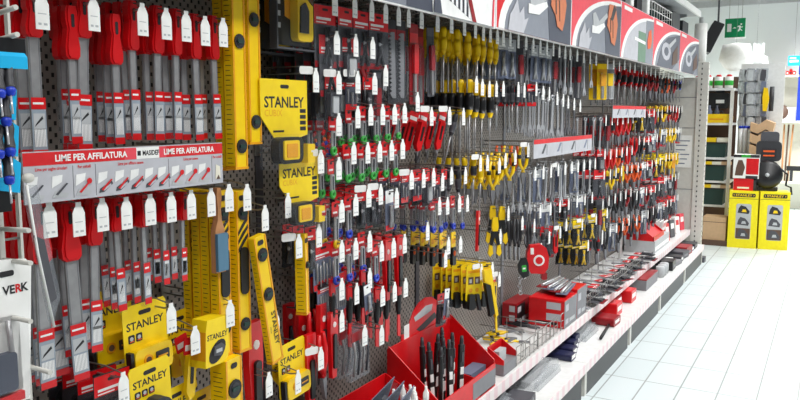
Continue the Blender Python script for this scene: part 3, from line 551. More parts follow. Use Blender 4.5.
def row(where, tags, kinds, n=3, gap=.04, dz=0., xt=XT, lid=(), first=.028, sway=1., sc=1., dy=0., yaw=0., tilt=0.):
    if not isinstance(kinds, list): kinds = [kinds]
    for i, (px, py) in enumerate(tags):
        y, z = at(px, py, xt); z -= .014; flat = y > 4.3
        pl = f', {ORD[i]} hook of {where}' if len(tags) > 1 else f' on {where}'
        h = HOOK_LID if i in lid else HOOK
        if not any(a < y+.002 and b > y-.002 for a, b in ()): pass
        h.put((xt, y, z), f'wire hook with white price tag, {ORD[i]} of {where}' if len(tags) > 1 else f'wire hook with white price tag, {where}', 'display hooks with price tags', (0, 0, rnd.uniform(-.06, .06)), False, 1.0)
        HN[0] += 1
        k = kinds[i % len(kinds)]
        if k is None: continue
        ks = k if isinstance(k, tuple) else (k,)
        cnt = {}
        m = n if not isinstance(n, list) else n[i % len(n)]
        lab = [ks[j % len(ks)] for j in range(m)]
        for j, p in enumerate(lab):
            x = xt-first-gap*j+rnd.uniform(-.12, .12)*gap
            if x < XB+.03: break
            hang(p, x, y+dy+rnd.uniform(-.004, .004)*sway, z-.003+dz, f'{DESC[id(p)]}{posword(j, m)}{pl}', DESC[id(p)]+'s', yaw+rnd.uniform(-.12, .12)*sway, tilt+rnd.uniform(-.035, .035)*sway, flat, sc)
def lerp_tags(p0, p1, n, xt=XT):          # hooks evenly spaced along the board between two of them
    a = at(*p0, xt); b = at(*p1, xt); out = []
    for i in range(n):
        t = i/(n-1) if n > 1 else 0; y = a[0]+(b[0]-a[0])*t; z = a[1]+(b[1]-a[1])*t; out.append(proj(xt, y, z))
    return out
def proj(x, y, z):
    c, s = math.cos(YAW), math.sin(YAW); r = x*c+y*s; f0 = -x*s+y*c; h = z-EYE
    f = f0*math.cos(PITCH)-h*math.sin(PITCH); u = f0*math.sin(PITCH)+h*math.cos(PITCH); return 400+F*r/f, 200-F*u/f
def one(p, px, py, X, label, group=None, yaw=0., roll=0., sc=1., flat=False):    # a single article, its hang hole seen there
    y, z = at(px, py, X); return hang(p, X, y, z, label, group, yaw, roll, flat, sc)

# --- first bay: files above and below the printed sign, levels beside them
row('the upper file row', [(40, -8), (92, -4), (141, 3), (165, 8), (185, 11), (204, 16), (222, 18)], [FILE_A, FILE_A, FILE_B, FILE_B, FILE_B, FILE_B, FILE_B], [4, 3, 4, 3, 2, 3, 2], .034, .012, first=.035)
for k, (px, py, X, nm) in enumerate(((69, 12, -1.315, 'front one between the two nearest tags'), (60, 13, -1.35, 'rear one between the two nearest tags'), (113, 20, -1.315, 'front one left of the third tag'), (104, 21, -1.35, 'middle one left of the third tag'), (96, 21, -1.385, 'rear one left of the third tag'))):
    one(FILE_G, px, py, X, 'red handled steel file hung low, '+nm, 'red files hung low in the upper row', rnd.uniform(-.08, .08), 0)
row('the lower file row', [(48, 202), (77, 202), (101, 198), (125, 197), (149, 194), (170, 192)], [FILE_C, (FILE_C, FILE_E), FILE_E, FILE_F, FILE_F, FILE_D], [5, 4, 4, 3, 3, 3], .03, .002)
row('the brush and blade hooks', [(190, 190), (210, 188)], [FILE_D, None], 3, .035, .0)
one(BRUSH, 217, 196, -1.30, 'wooden handled file brush with a blue grey pad'); 
row('the level hooks below the sign', [(228, 184), (246, 184)], [LEVEL_GRIP, LEVEL_GRIP], [4, 4], .034, -.03, sway=.3)
for k, (px, py, X, nm) in enumerate(((231, -80, -1.298, 'front one of the pair with its foot by the sign'), (221, -76, -1.335, 'tucked behind the front pair of levels'), (246, -98, -1.31, 'right one of the pair by the dark post'))):
    one(LEVEL_TALL, px, py, X, 'tall yellow spirit level, '+nm, 'tall yellow spirit levels', 0, 0)
row('the tilted level hook', [(275, 312)], None)
one(LEVEL_TEXT, 258, 246, -1.275, 'yellow spirit level lettered STANLEY hanging tilted beside the dark post', None, 0, math.radians(10.5), .94)
row('the empty hooks by the post', [(264, 205), (287, 193)], None)
row('the yellow tape card hook', [(170, 303)], None); row('the tape box hook', [(194, 326)], None); row('the narrow level hook', [(229, 300)], None)
one(CARD_CUTTER, 144, 308, -1.33, 'yellow STANLEY card with a yellow cutter, in front of a tape card', None, .0, .03)
one(CARD_CUTTER, 108, 296, -1.40, 'yellow carded cutter half hidden behind the lower files', None, 0, 0)
one(CARD_CUTTER, 178, 316, -1.42, 'yellow carded tool behind the boxed tape measure', None, 0, .04)
one(CARD_TAPE, 149, 368, -1.296, 'yellow STANLEY card with a dark tape, below the yellow cutter', None, 0, .05)
one(CARD_TAPE, 127, 368, -1.36, 'yellow card half hidden behind the dark tape card', None, 0, 0)
one(TAPE_BOX, 203, 320, -1.32, 'yellow STANLEY box showing a tape through an oval window', None, .1, -.05, .88)
one(KNIFE_Y, 181, 340, -1.36, 'black and yellow knife left of the boxed tape measure', 'knives by the boxed tape', 0, .2); one(KNIFE_Y, 190, 342, -1.33, 'black and yellow knife touching the boxed tape measure', 'knives by the boxed tape', 0, -.1)
one(BRUSH, 163, 340, -1.36, 'wooden handled brush between the yellow cards', None, 1.1, .05, .7)
one(LEVEL_BOX, 226, 368, -1.30, 'short thick yellow level at the foot of the level stack', None, .05, 0)
one(RED_TOOL, 252, 328, -1.34, 'big red tool hanging between yellow levels', None, .1, 0, 1.5)
row('the red disc pack hook', [(122, 372)], [DISC_PACK], 5, .05, -.0, first=.03)
row('the small level hook', [(268, 372)], None); row('the hook of yellow bags', [(297, 370)], None)
one(CARD_CUTTER, 201, 395, -1.36, 'yellow carded tool under the boxed tape measure', None, .1, 0); one(CARD_TAPE, 176, 392, -1.34, 'yellow carded tape at the very bottom beside brushes', None, .1, 0)
# --- second bay
one(BIG_PACK, 288, -22, -1.33, 'clear pack with a big yellow multitool on amber card', None, 0, 0, .88); one(BIG_PACK, 268, -16, -1.41, 'clear multitool pack half hidden behind its twin', None, 0, 0, .88)
one(CARD_CUBE, 284, 84, -1.29, 'yellow STANLEY card over a laser cube, upper of two', 'laser cube cards', 0, 0); one(CARD_CUBE, 299, 157, -1.29, 'yellow STANLEY card over a laser cube, lower of two', 'laser cube cards', 0, 0, .88)

row('the upper cube card hook', [(315, 68)], None, 3, .05, lid=(0,)); row('the lower cube card hook', [(320, 150)], None, lid=(0,))
row("the second bay's top row", [(334, -8), (354, -5), (371, -1), (385, 2)], RED_PACK_W, 5, .04, -.03)
row("the toothed blade hooks", [(398, 5), (408, 7)], SAW_PACK, 5, .04, -.04)
row("the long red pack hooks", [(421, 9), (437, 13)], [LONG_RED, (LONG_DARK, LONG_RED)], 4, .05, -.045)
one(SHEARS, 386, 31, -1.32, 'grey ringed shears with a yellow spacer', None, .2, -.12); one(WR_L, 367, 26, -1.34, 'chrome tool with a round eye left of the shears', None, .0, .02, .9)
row("the second bay's second row", [(336, 31), (355, 34), (372, 37)], [(RED_PACK_W, RED_PACK), RED_PACK, (PL_DRED, RED_PACK)], 5, .036, -.004)
row("the second bay's third row", [(338, 71), (357, 71), (374, 73), (385, 65)], [RED_PACK, (RED_PACK_S, RED_PACK), BLACK_PACK, LONG_DARK], 5, .036, -.004, lid=(0, 1))
row("the upper green ringed row", [(338, 113), (357, 106), (370, 104), (382, 104), (394, 104), (404, 103)], RING_GREEN, 5, .04, -.002)
row("the lower green ringed row", [(338, 157), (353, 142), (367, 142), (379, 141), (391, 140), (402, 139)], RING_GREEN, 5, .04, -.002)
one(SCREW_BAG, 324, 118, -1.33, 'clear bag of red and orange wall plugs'); one(SCREW_BAG, 315, 120, -1.39, 'clear bag of wall plugs behind the front bag')
row("the yellow ringed row", [(341, 200), (355, 194), (368, 186), (380, 184), (396, 188)], [RING_YEL, RING_BLUE, BLACK_PACK, BLACK_PACK, (WHITE_PACK, BLACK_PACK)], [5, 4, 4, 4, 3], .042, -.002, lid=(2, 3))
row("the upper blue ringed row", [(318, 224), (341, 240), (355, 238), (369, 231), (381, 241), (393, 238), (404, 234)], [BLACK_PACK, RING_BLUE, RING_BLUE, RING_BLUE, RING_BLUE, (RED_TOOL, KNIFE), RED_TOOL], [3, 4, 4, 4, 4, 4, 3], .045, -.002)
one(LEVEL_SMALL, 301, 244, -1.30, 'short narrow yellow level with a green vial', None, .3, .03); row('the short level hook', [(298, 234)], None, lid=(0,))
one(BIT_PACK, 323, 247, -1.33, 'red topped drill bit set in a wide pack', None, 0, .04); one(BLADE_PACK, 331, 280, -1.33, 'wide clear pack of grey blades above red pliers', None, 0, .04); one(BLADE_PACK, 324, 281, -1.39, 'clear pack of grey blades behind the front one', None, 0, .02)
row("the chisel row", [(341, 278), (356, 283), (369, 268), (382, 286), (394, 282), (405, 278)], CHISEL, [4, 4, 5, 5, 5, 3], .036, -.002)
one(WHITE_PACK, 367, 287, -1.275, 'white topped pack hanging before the chisels', None, 0, .12, .7)
row("the red tool row", [(341, 310), (364, 325), (381, 325)], [(RED_TOOL, PL_RED), CLEAR_BAG, None], [5, 2, 1], .045, -.002)
for k, (px, py, X, s) in enumerate(((302, 318, -1.38, 1), (312, 312, -1.35, 1.05), (321, 308, -1.33, 1.1), (328, 318, -1.36, 1), (309, 338, -1.33, 1.1), (321, 335, -1.31, 1.1))):
    one(PL_RED if k % 2 else RED_TOOL, px, py, X, f'red tool in the cluster left of the clear bag, {ORD[k]} along', 'red tools left of the clear bag', .2*(k % 3-1), .1*(k % 2), s)
row('the white lidded tag hook', [(320, 347)], None, lid=(0,))
one(CARD_CUTTER, 291, 346, -1.33, 'yellow carded cutter beside the tilted level', None, 0, .06); one(CARD_CUBE, 285, 356, -1.38, 'yellow card deep behind the tilted level', None, 0, 0, .6); one(CLEAR_BAG, 310, 352, -1.34, 'clear bag of grey tools right of the yellow card', None, .2, .1, .8)
# --- third bay
row("the third bay's top row", [(451, 15), (464, 18), (475, 21), (483, 24), (490, 26), (497, 28), (503, 30)], DRV_YEL, 6, .037, -.03)
row("the second yellow screwdriver row", [(476, 76), (482, 79), (489, 81), (496, 81), (503, 81), (518, 82)], [DRV_YEL_L, DRV_YEL_L, DRV_YEL_L, DRV_YEL_L, DRV_DK, DRV_DK], [6, 6, 6, 6, 4, 4], .038, -.002)
row("the red knife row", [(417, 92), (431, 107), (449, 107), (463, 108)], [None, KNIFE, KNIFE, DRV_DK], [1, 5, 4, 4], .042, -.012, lid=(1, 2), yaw=-.4, tilt=-.28)
row("the yellow pliers row", [(480, 155), (487, 155), (499, 158), (505, 153), (515, 150), (528, 143)], [DRV_YEL_S, DRV_YEL, PL_YEL, PL_YEL, PL_YEL, (PL_YEL, PL_ORG)], [5, 5, 5, 5, 5, 4], .04, -.002, lid=(0, 5), yaw=-.7)
row("the small red card row", [(411, 170), (423, 169), (433, 168), (442, 173), (451, 167), (465, 167)], [RED_PACK_S, RED_PACK_S, RED_PACK, RED_PACK_S, BLACK_PACK, DRV_DK], [4, 4, 3, 3, 3, 4], .045, -.002, lid=(0,))
row("the lower blue ringed row", [(439, 197), (447, 197), (459, 195), (467, 195)], RING_BLUE, 5, .044, -.002)
row("the folding knife row", [(427, 222), (448, 237), (460, 236), (445, 250)], [None, FOLDER, FOLDER, None], 5, .042, .02)
row("the carded tool row", [(481, 264), (492, 262)], OPEN_CARD, [7, 6], .034, -.002, lid=(0,), yaw=-.4)
one(HACKSAW, 487, 272, -1.26, 'yellow pad saw with a black grip beside yellow cards', None, -.5, .08)
row("the tin snips hooks", [(500, 229), (508, 206)], [None, SNIPS], [1, 2], .05, .0, yaw=-.8)
one(SNIPS, 495, 220, -1.28, 'yellow and black tin snips, left of the hanging pair', None, -.8, 0); one(RED_TOOL, 478, 213, -1.27, 'yellow topped red folding tool above the carded tools', None, .2, -.1, .8)
row("the red reel hooks", [(499, 272), (525, 265), (541, 243)], [KNIFE_Y, CHAIN, None], [3, 1, 1], .05, -.002, lid=(0, 1))
one(REEL, 536, 247, -1.22, 'big red chalk reel hanging over the shelf', None, -1.0, .05, 1.05); one(RATCHET, 523, 260, -1.25, 'black hand tool with a green badge beside red reel', None, -.9, .1, .8)
# --- fourth bay
row("the dark pack top row", lerp_tags((510, 31), (565, 46), 9), [GREY_PACK, GREY_PACK, LONG_DARK, WR_D, GREY_PACK], 4, .055, -.02, yaw=-.4)
row("the fourth bay's top row", lerp_tags((570, 47.5), (596, 54), 5), [WR_L, WR_L, LONG_DARK, WR_L, WR_M], 5, .044, -.02, yaw=-.5)
row("the chrome wrench row", [(524, 83), (536, 82), (543, 86), (549, 87), (557, 92), (563, 94), (568, 96), (574, 98), (580, 100)], [DRV_DK, RED_PACK_S, WR_L, WR_L, WR_L, WR_L, WR_L, WR_D, WR_D], [4, 4, 4, 4, 4, 4, 4, 4, 4], .05, -.002, yaw=-.5)
row("the wrench row under the sign", lerp_tags((535, 167), (595, 158), 10), [WR_L, (GREY_PACK, WR_M), WR_L, WR_D, WR_L], 5, .044, -.002, lid=(3,), yaw=-.5)
row("the dark wrench row", lerp_tags((540, 205), (592, 192), 7), [WR_D, WHITE_PACK, WR_D, BLACK_PACK], 5, .044, -.002, yaw=-.5)
row("the dark tool hooks", [(522, 216), (534, 219), (549, 231)], [PL_BLK, PL_BLK, DRV_DK], 3, .05, -.002)
row("the hanging red pack hooks", [(560, 226), (566, 219)], [(KNIFE, RED_PACK_W), None], 2, .05, 0, lid=(0,), yaw=-.6)
row("the yellow blister row", [(582, 219), (596, 214), (607, 208)], YELLOW_PACK, 4, .055, -.002, lid=(0, 1), yaw=-.5)
row("the lower yellow blister row", [(588, 240), (602, 234)], [YELLOW_PACK, DRV_RED], 4, .05, -.002, yaw=-.5)
# --- fifth to seventh bay: the same rows seen at a grazing angle
def farrow(bay, name, y0, y1, z, n, kinds, m, gap=.06, dz=0.):
    tags = []
    for i in range(n):
        y = y0+(y1-y0)*(i+.5)/n+rnd.uniform(-.01, .01); px, py = proj(XT, y, z+.014+rnd.uniform(-.008, .008)); tags.append((px, py))
    row(f"the {bay} bay's {name} row", tags, kinds, m if isinstance(m, list) else m+1, gap*.75, dz, yaw=-.45, sc=1.08)
A5 = (4.80, 5.72); A6 = (5.77, 6.79); A7 = (6.86, 7.72)
farrow('fifth', 'top', *A5, 1.825, 6, [LONG_YEL, LONG_YELW, DRV_RED, DRV_RED, DRV_RED, DRV_RED], [2, 2, 5, 5, 5, 5], .07, -.03)
farrow('sixth', 'top', *A6, 1.825, 6, [DRV_RED, DRV_RED, DRV_RED, PL_DRED, PL_DRED, DRV_DK], 3, .07, -.03)
farrow('seventh', 'top', *A7, 1.825, 6, [PL_BLK, PL_ORG, PL_BLK, PL_DRED, DRV_DK, DRV_BLU], 3, .07, -.03)
farrow('fifth', 'second', *A5, 1.46, 6, [WR_L, LONG_DARK, DRV_RED, PL_RED, PL_RED, PL_RED], 3, .07)
farrow('sixth', 'second', *A6, 1.50, 6, [DRV_YEL_S, YELLOW_PACK, PL_BLK, RED_PACK_W, PL_RED, PL_BLK], 3, .07)
farrow('seventh', 'second', *A7, 1.54, 6, [PL_YEL, DRV_YEL_S, DRV_ORG, PL_DRED, PL_RED, PL_BLK], 3, .07)
farrow('fifth', 'third', *A5, 1.235, 6, [RED_PACK, PL_RED, PL_RED, PL_ORG, DRV_RED, PL_RED], 3, .07)
farrow('sixth', 'third', *A6, 1.29, 6, [PL_RED, PL_BLK, DRV_ORG, RED_PACK, WHITE_PACK, PL_DRED], 3, .07)
farrow('seventh', 'third', *A7, 1.335, 6, [WHITE_PACK, DRV_YEL, DRV_YEL, PL_YEL, DRV_YEL, WHITE_PACK], 3, .07)
farrow('fifth', 'fourth', *A5, 1.10, 6, [RED_PACK_W, DRV_YEL_S, PL_YEL, DRV_YEL_S, DRV_YEL, PL_ORG], 3, .07)
farrow('sixth', 'fourth', *A6, 1.085, 6, [PL_ORG, PL_ORG, WHITE_PACK, RED_PACK, PL_DRED, YELLOW_PACK], 3, .07)
farrow('seventh', 'fourth', *A7, 1.10, 5, [YELLOW_PACK, DRV_YEL, PL_YEL, LONG_YEL, DRV_YEL], 3, .07)
farrow('fifth', 'fifth', *A5, .92, 6, [LONG_DARK, PL_BLK, DRV_DK, PL_BLK, PL_BLK, PL_DRED], 3, .07)
farrow('sixth', 'fifth', *A6, .87, 6, [PL_BLK, PL_BLK, WHITE_PACK, PL_DRED, RED_PACK_W, PL_BLK], 3, .07)
farrow('seventh', 'fifth', *A7, .90, 5, [RED_PACK_W, WHITE_PACK, RED_PACK, PL_BLK, LONG_DARK], 3, .07)
farrow('fifth', 'sixth', *A5, .70, 5, [PL_BLK, PL_BLK, GREY_PACK, PL_BLK, PL_ORG], 3, .07)
farrow('sixth', 'sixth', *A6, .68, 5, [PL_BLK, PL_ORG, GREY_PACK, PL_BLK, PL_BLK], 3, .07)
farrow('seventh', 'sixth', *A7, .68, 5, [GREY_PACK, RED_PACK_W, PL_BLK, RED_PACK_W, GREY_PACK], 3, .07)

# ------------------------------------------------------------------ one-off things on the tool wall
def fl(px, py, z=0.):
    d = ray(px, py); t = (z-EYE)/d[2]; return t*d[0], t*d[1]
NUM = 'first second third fourth fifth sixth seventh eighth ninth tenth eleventh twelfth thirteenth fourteenth fifteenth sixteenth seventeenth eighteenth nineteenth twentieth twenty-first twenty-second twenty-third twenty-fourth twenty-fifth twenty-sixth twenty-seventh twenty-eighth twenty-ninth thirtieth'.split()
ZS += .0015; ZL += .0015
class T:                                    # a thing assembled from its parts
    def __init__(s, name, loc, label, cat, group=None, rot=(0, 0, 0)):
        s.o = link(name, None); s.o.empty_display_size = .02; s.o.location = loc; s.o.rotation_euler = rot; props(s.o, label, cat, group)
    def p(s, name, mb, parent=None): return obj(name, mb, parent or s.o)
def single(name, mb, loc, label, cat, group=None, rot=(0, 0, 0)):
    o = obj(name, mb, None, loc); o.rotation_euler = rot; props(o, label, cat, group); return o
# printed strip between the two file rows
X0 = -1.262; ya, yb = at(22, 152, X0)[0], at(222, 146, X0)[0]; W0 = yb-ya; HS = .096
t = T('printed_shelf_sign', (X0, ya, 1.322), 'grey and red printed strip about sharpening files between two file rows', 'sign')
p = MB().box(-.004, 0, 0, W0, 0, HS, 'print_grey'); p.box(0, .0005, 0, W0*.44, HS-.026, HS-.002, 'print_red'); p.box(0, .0005, W0*.66, W0, HS-.026, HS-.002, 'print_red'); p.box(0, .0005, W0*.44, W0*.5, HS-.026, HS-.002, 'pink'); p.box(0, .0005, W0*.62, W0*.66, HS-.026, HS-.002, 'pink'); p.box(0, .0005, W0*.5, W0*.62, HS-.026, HS-.002, 'paper')
for u in (.2, .3, .67, .93): p.box(0, .0005, W0*u-.0006, W0*u+.0006, .004, HS-.03, 'mid_grey')
p.box(-.262, -.004, .02, .026, HS-.01, HS-.004, 'wire'); p.box(-.262, -.004, W0-.03, W0-.024, HS-.01, HS-.004, 'wire')
t.p('panel', p)
l = MB(); l.text('LIME PER AFFILATURA', .0125, W0*.29, HS-.02, .0008, 'paper', 'C', 0, .03, .98); l.text('LIME PER AFFILATURA', .0125, W0*.795, HS-.02, .0008, 'paper', 'C', 0, .03, .9); l.text('MASIDEF', .0105, W0*.575, HS-.019, .0008, 'ink', 'C', 0, .03, .8)
l.box(.0006, .001, W0*.505, W0*.522, HS-.019, HS-.009, 'ink')
for u, s in ((.11, 'Lime per seghe circolari'), (.25, 'Per coltelli'), (.47, 'Lime per affilare catene'), (.8, 'Lime per catene'), (.965, 'Per coltelli')): l.text(s, .0062, W0*u, HS-.036, .0007, 'print_red', 'C', 0, .02, .8)
t.p('lettering', l)
pic = MB()
for k, u in enumerate((.045, .145, .245, .345, .425, .5, .575, .645, .72, .8, .88)):
    y = W0*u; w = .024; 
    pic.prism([(y-w*.8, .026), (y-w*.7, .048), (y+w*.2, .05), (y+w*.1, .036)], .0004, .001, 'white')
    if 3 <= k <= 7: pic.prism([(y-w*.6, .016), (y+w*.6, .03), (y+w*.7, .024), (y-w*.2, .009), (y-w*.7, .008)], .0004, .001, 'dark_grey'); pic.prism([(y-w*.4, .014), (y+w*.5, .025), (y+w*.5, .021), (y-w*.2, .011)], .001, .0014, 'print_grey')
    else: pic.prism([(y-w*.8, .008), (y-w*.5, .02), (y+w*.7, .014), (y+w*.5, .006)], .0004, .001, 'light_grey')
    pic.prism([(y-w*.5, .014), (y+w*.5, .034), (y+w*.65, .033), (y-w*.3, .012)], .0014, .0018, 'print_red' if k > 1 else 'dark_grey')
    if k in (2, 8, 9, 10): pic.disc(y+w*.5, .034, .006, .0018, 'print_red', .0004, 8)
pic.prism([(W0*.95, .01), (W0*.985, .012), (W0*.98, .04), (W0*.955, .045)], .0004, .001, 'cream'); pic.prism([(W0*.955, .01), (W0*.97, .02), (W0*.98, .01)], .001, .0014, 'brown')
t.p('printed_pictures', pic)
# small printed signs further along
for (p0, p1, zb, hh, lab) in (((534, 140), (592, 136), 0, (534, 159), 'grey printed sign with a red edge above the chrome wrenches'), ((613, 105.5), (646, 105), 0, (613, 118), 'smaller grey printed sign above the red pliers')):
    a = at(*p0, -1.255)[0]; b = at(*p1, -1.255)[0]; w = b-a; hh = at(*p0, -1.255)[1]-at(*hh, -1.255)[1]; zb = at(*p0, -1.255)[1]-hh
    t = T('printed_shelf_sign', (-1.255, a, zb), lab, 'sign'); p = MB().box(-.004, 0, 0, w, 0, hh, 'print_grey'); p.box(0, .0006, 0, w, hh-.022, hh, 'print_red'); p.box(-.27, -.004, .02, .026, hh-.01, hh-.004, 'wire'); p.box(-.27, -.004, w-.026, w-.02, hh-.01, hh-.004, 'wire'); t.p('panel', p)
    q = MB()
    for k in range(4):
        y = w*(.14+.24*k); q.prism([(y-.03, .02), (y+.02, .02+hh*.5), (y+.045, .02+hh*.48), (y, .02)], .0004, .001, 'slate_blue' if k % 2 else 'dark_grey'); q.box(.0004, .001, y+.05, y+.055, .01, hh-.03, 'mid_grey')
    t.p('printed_pictures', q)
# ---- wire rack in the near corner with screwdrivers and a white card
yr = .63
t = T('wire_rack', (-1.02, yr, 0), 'white wire display rack standing in the nearest corner', 'rack')
u = MB()
u.box(-.004, .004, -.004, .004, 0, 1.95, 'post_white'); u.box(-.004, .004, .028, .032, 0, 1.95, 'post_white'); u.box(-.004, .004, -.075, -.071, 0, 1.95, 'post_white'); t.p('upright', u)
b = MB()
for k in range(28): b.tube([(0, -.073, .12+k*.066), (0, .03, .12+k*.066)], .002, 'wire', 5)
t.p('cross_wires', b); t.p('base', MB().rbox(-.12, .12, -.15, .1, 0, .02, .02, 'post_white', 'z'))
for k, (z, y) in enumerate(((1.62, -.0), (1.585, -.0), (1.325, .0), (1.28, .0), (1.2, -.005), (1.12, .02), (1.06, .02), (.98, .02))): t.p('prong', MB().cyl((.003, y, z), (.085, y-.012, z+.006), .0035, 'post_white'))
# blue cards and navy screwdrivers on it
yc, zc = at(8, 62, -.95)
t = T('screwdriver_display', (-1.0, yc-.012, 1.325), 'black screwdriver display with a bright cyan top on the wire rack', 'display')
k = MB(); k.box(.0, .03, -.12, .018, .03, .255, 'black'); k.box(-.0, .05, -.12, .038, .235, .262, 'black'); t.p('holder', k)
k = MB(); k.prism([(.03, .238), (.056, .222), (.056, .238), (.03, .262)], -.12, .036, 'sky_blue', 'y'); t.p('cyan_top', k)
for z in (.06, .11, .16): t.p('blue_card', MB().prism([(.0, z), (.03, z-.006), (.034, z+.035), (.02, z+.045), (.0, z+.045)], .0305, .032, 'sky_blue'))
def navy():
    h = MB(); h.lathe([(.004, .0), (.013, -.004), (.0155, -.02), (.012, -.045), (.0145, -.07), (.013, -.08)], 'charcoal', 'z', 10); c = MB(); c.lathe([(.0135, -.078), (.0145, -.084), (.012, -.094), (.006, -.098)], 'blue', 'z', 10); s = MB(); s.cyl((0, 0, -.096), (0, 0, -.15), .003, 'chrome'); return Proto('screwdriver', 'screwdriver', [('handle', h), ('collar', c), ('shaft', s)])
NAVY = navy()
for k, (px, py, n) in enumerate(((8, 70, 'topmost'), (-2, 72, 'left of the topmost'), (4, 100, 'second from the top'), (8, 130, 'third from the top'), (-3, 132, 'left of the third'), (7, 158, 'lowest'))):
    y, z = at(px, py, -.955); NAVY.put((-.955, y, z+.01), f'black screwdriver with a blue collar on the cyan display, {n}', 'screwdrivers on the cyan display', (0, -.45, -.5), False, .5)
yv, zv = at(3, 263, -.985)
t = T('carded_tool', (-.985, yv-.015, zv), 'white card lettered VERK with a clear blister hanging on the near rack', 'carded tool', None, (0, 0, .05))
k = MB(); k.prism([(-.06, -.19), (.044, -.205), (.058, -.01), (.05, .0), (-.06, .014)], -.001, .001, 'paper'); k.rbox(.001, .0015, .008, .03, -.02, -.012, .003, 'ink'); t.p('backing_card', k)
k = MB(); k.text('VE', .012, .030, -.045, .0015, 'ink', 'R', .0, .03); k.text('R', .012, .030, -.045, .0015, 'red', 'L', 0, .03); k.text('K', .012, .039, -.045, .0015, 'ink', 'L', 0, .03); t.p('lettering', k)
k = MB(); k.rbox(.001, .02, -.056, .034, -.195, -.075, .012, 'clear'); t.p('blister', k)
k = MB(); k.rbox(.002, .014, -.05, -.01, -.12, -.08, .006, 'deep_red'); k.rbox(.002, .012, -.05, .02, -.18, -.125, .006, 'photo_dark'); k.tube([(.008, .012, -.08), (.008, .018, -.18)], .004, 'steel'); k.box(.002, .01, -.05, .03, -.198, -.186, 'red'); t.p('tool', k)
ys, zs = at(28, 178, -1.08)
t = T('clear_display_strip', (-1.08, ys, zs), 'clear plastic strip with a white clip hanging aslant before the files', 'display strip', None, (-.0, 0, .2))
k = MB(); k.ball((0, 0, 0), .007, .012, .008, 'post_white'); t.p('clip', k); k = MB(); k.prism([(-.012, -.01), (.014, -.012), (.05, -.2), (.03, -.24), (.026, -.235)], -.002, .004, 'clear_sleeve'); t.p('strip', k); k = MB(); k.tube([(.004, -.008, -.01), (.005, .006, -.12), (.006, .03, -.245)], .0022, 'paper'); t.p('edge', k); k = MB(); k.prism([(.0, -.09), (.02, -.1), (.04, -.2), (.022, -.205)], .004, .006, 'dark_grey'); t.p('insert', k)
# red stand at the bottom of the first bay
single('red_carton', MB().rbox(-.05, .05, -.1, .1, 0, .2, .01, 'red'), (-1.36, .93, .66), 'red carton low under the lower file row', 'carton')
# ---- upper shelf goods, near end
single('brown_carton', MB().box(-.09, .09, -.1, .1, 0, .27, 'brown'), (-1.36, 1.72, ZS), 'dark brown carton on the shelf left of the red trays', 'carton')
t = T('counter_display', (-1.19, 1.85, ZS), 'low red tray of clear tool packs, nearest on the upper shelf', 'display box')
k = MB(); k.box(-.2, 0, 0, .45, 0, .004, 'red'); k.box(-.004, 0, 0, .45, .004, .11, 'red'); k.box(-.2, -.196, 0, .45, .004, .2, 'red')
for y in (0, .446): k.prism([(-.196, .004), (-.004, .004), (-.004, .11), (-.196, .2)], y, y+.004, 'red', 'y')
t.p('tray', k)
for k in range(3):
    t = T('tool_pack', (-1.23-.05*k, 1.93+.02*k, ZS+.006), ('clear tool pack with a white foot strip, front of three in the red tray', 'clear tool pack, middle of three in the low red tray', 'clear tool pack, rearmost of three in the low red tray')[k], 'tool pack', 'clear packs in the low red tray', (.1, .35, .15))
    m = MB(); m.box(-.001, .001, 0, .21, 0, .24, 'slate_blue'); m.box(.001, .0016, 0, .21, 0.1, .125, 'paper'); m.box(.0016, .002, .09, .13, .108, .116, 'ink'); t.p('backing_card', m)
    m = MB(); m.rbox(.001, .02, .03, .1, .14, .19, .012, 'charcoal'); m.disc(.15, .17, .022, .001, 'dark_grey', .014); m.disc(.15, .17, .006, .015, 'red', .003); t.p('tool', m); m = MB(); m.rbox(.001, .024, .01, .2, .13, .23, .01, 'clear'); t.p('blister', m)
    if k == 0: m = MB(); m.box(.001, .0016, 0, .21, .126, .128, 'ink'); t.p('printed_line', m)
for k in range(11):
    x = -1.21-.03*(k % 3); y = 2.15+.04*(k//3)+.012*(k % 2)
    m = MB(); m.cyl((0, 0, 0), (0, 0, .13), .006, 'charcoal'); t = T('marker_pen', (x, y, ZS+.006), f'dark pen with a white cap in the low red tray, {ORD[k]} of the bunch', 'pen', 'white capped pens in the red tray', (rnd.uniform(-.1, .1), rnd.uniform(-.1, .1), 0)); t.p('barrel', m)
    m = MB(); m.lathe([(.007, .13), (.011, .14), (.011, .165), (.005, .178), (.005, .19)], 'paper', 'z', 8); t.p('cap', m)
# tall red counter display
t = T('counter_display', (-1.19, 2.35, ZS), 'tall open red display box of black cutters with a rounded back card', 'display box')
k = MB(); D0 = .22; Wd = .53; k.box(-D0, 0, 0, Wd, 0, .005, 'red'); k.box(-.005, 0, 0, Wd, .005, .1, 'red'); k.box(0, .001, .3, Wd, .01, .08, 'mid_grey'); k.box(-D0, -D0+.005, 0, Wd, .005, .275, 'red')
for y in (0, Wd-.005): k.prism([(-D0+.005, .005), (-.005, .005), (-.005, .115), (-D0+.005, .285)], y, y+.005, 'red', 'y')
k.prism([(-.12, .005), (-.005, .005), (-.005, .08), (-.12, .1)], Wd-.17, Wd-.165, 'red', 'y'); t.p('tray', k)
k = MB(); k.prism([(.1, .2), (Wd*.92, .2), (Wd*.9, .3)]+[(Wd*.58+.145*math.cos(a*PI/8), .29+.115*math.sin(a*PI/8)) for a in range(9)]+[(.11, .3)], -D0-.003, -D0-.0005, 'red'); t.p('back_card', k)
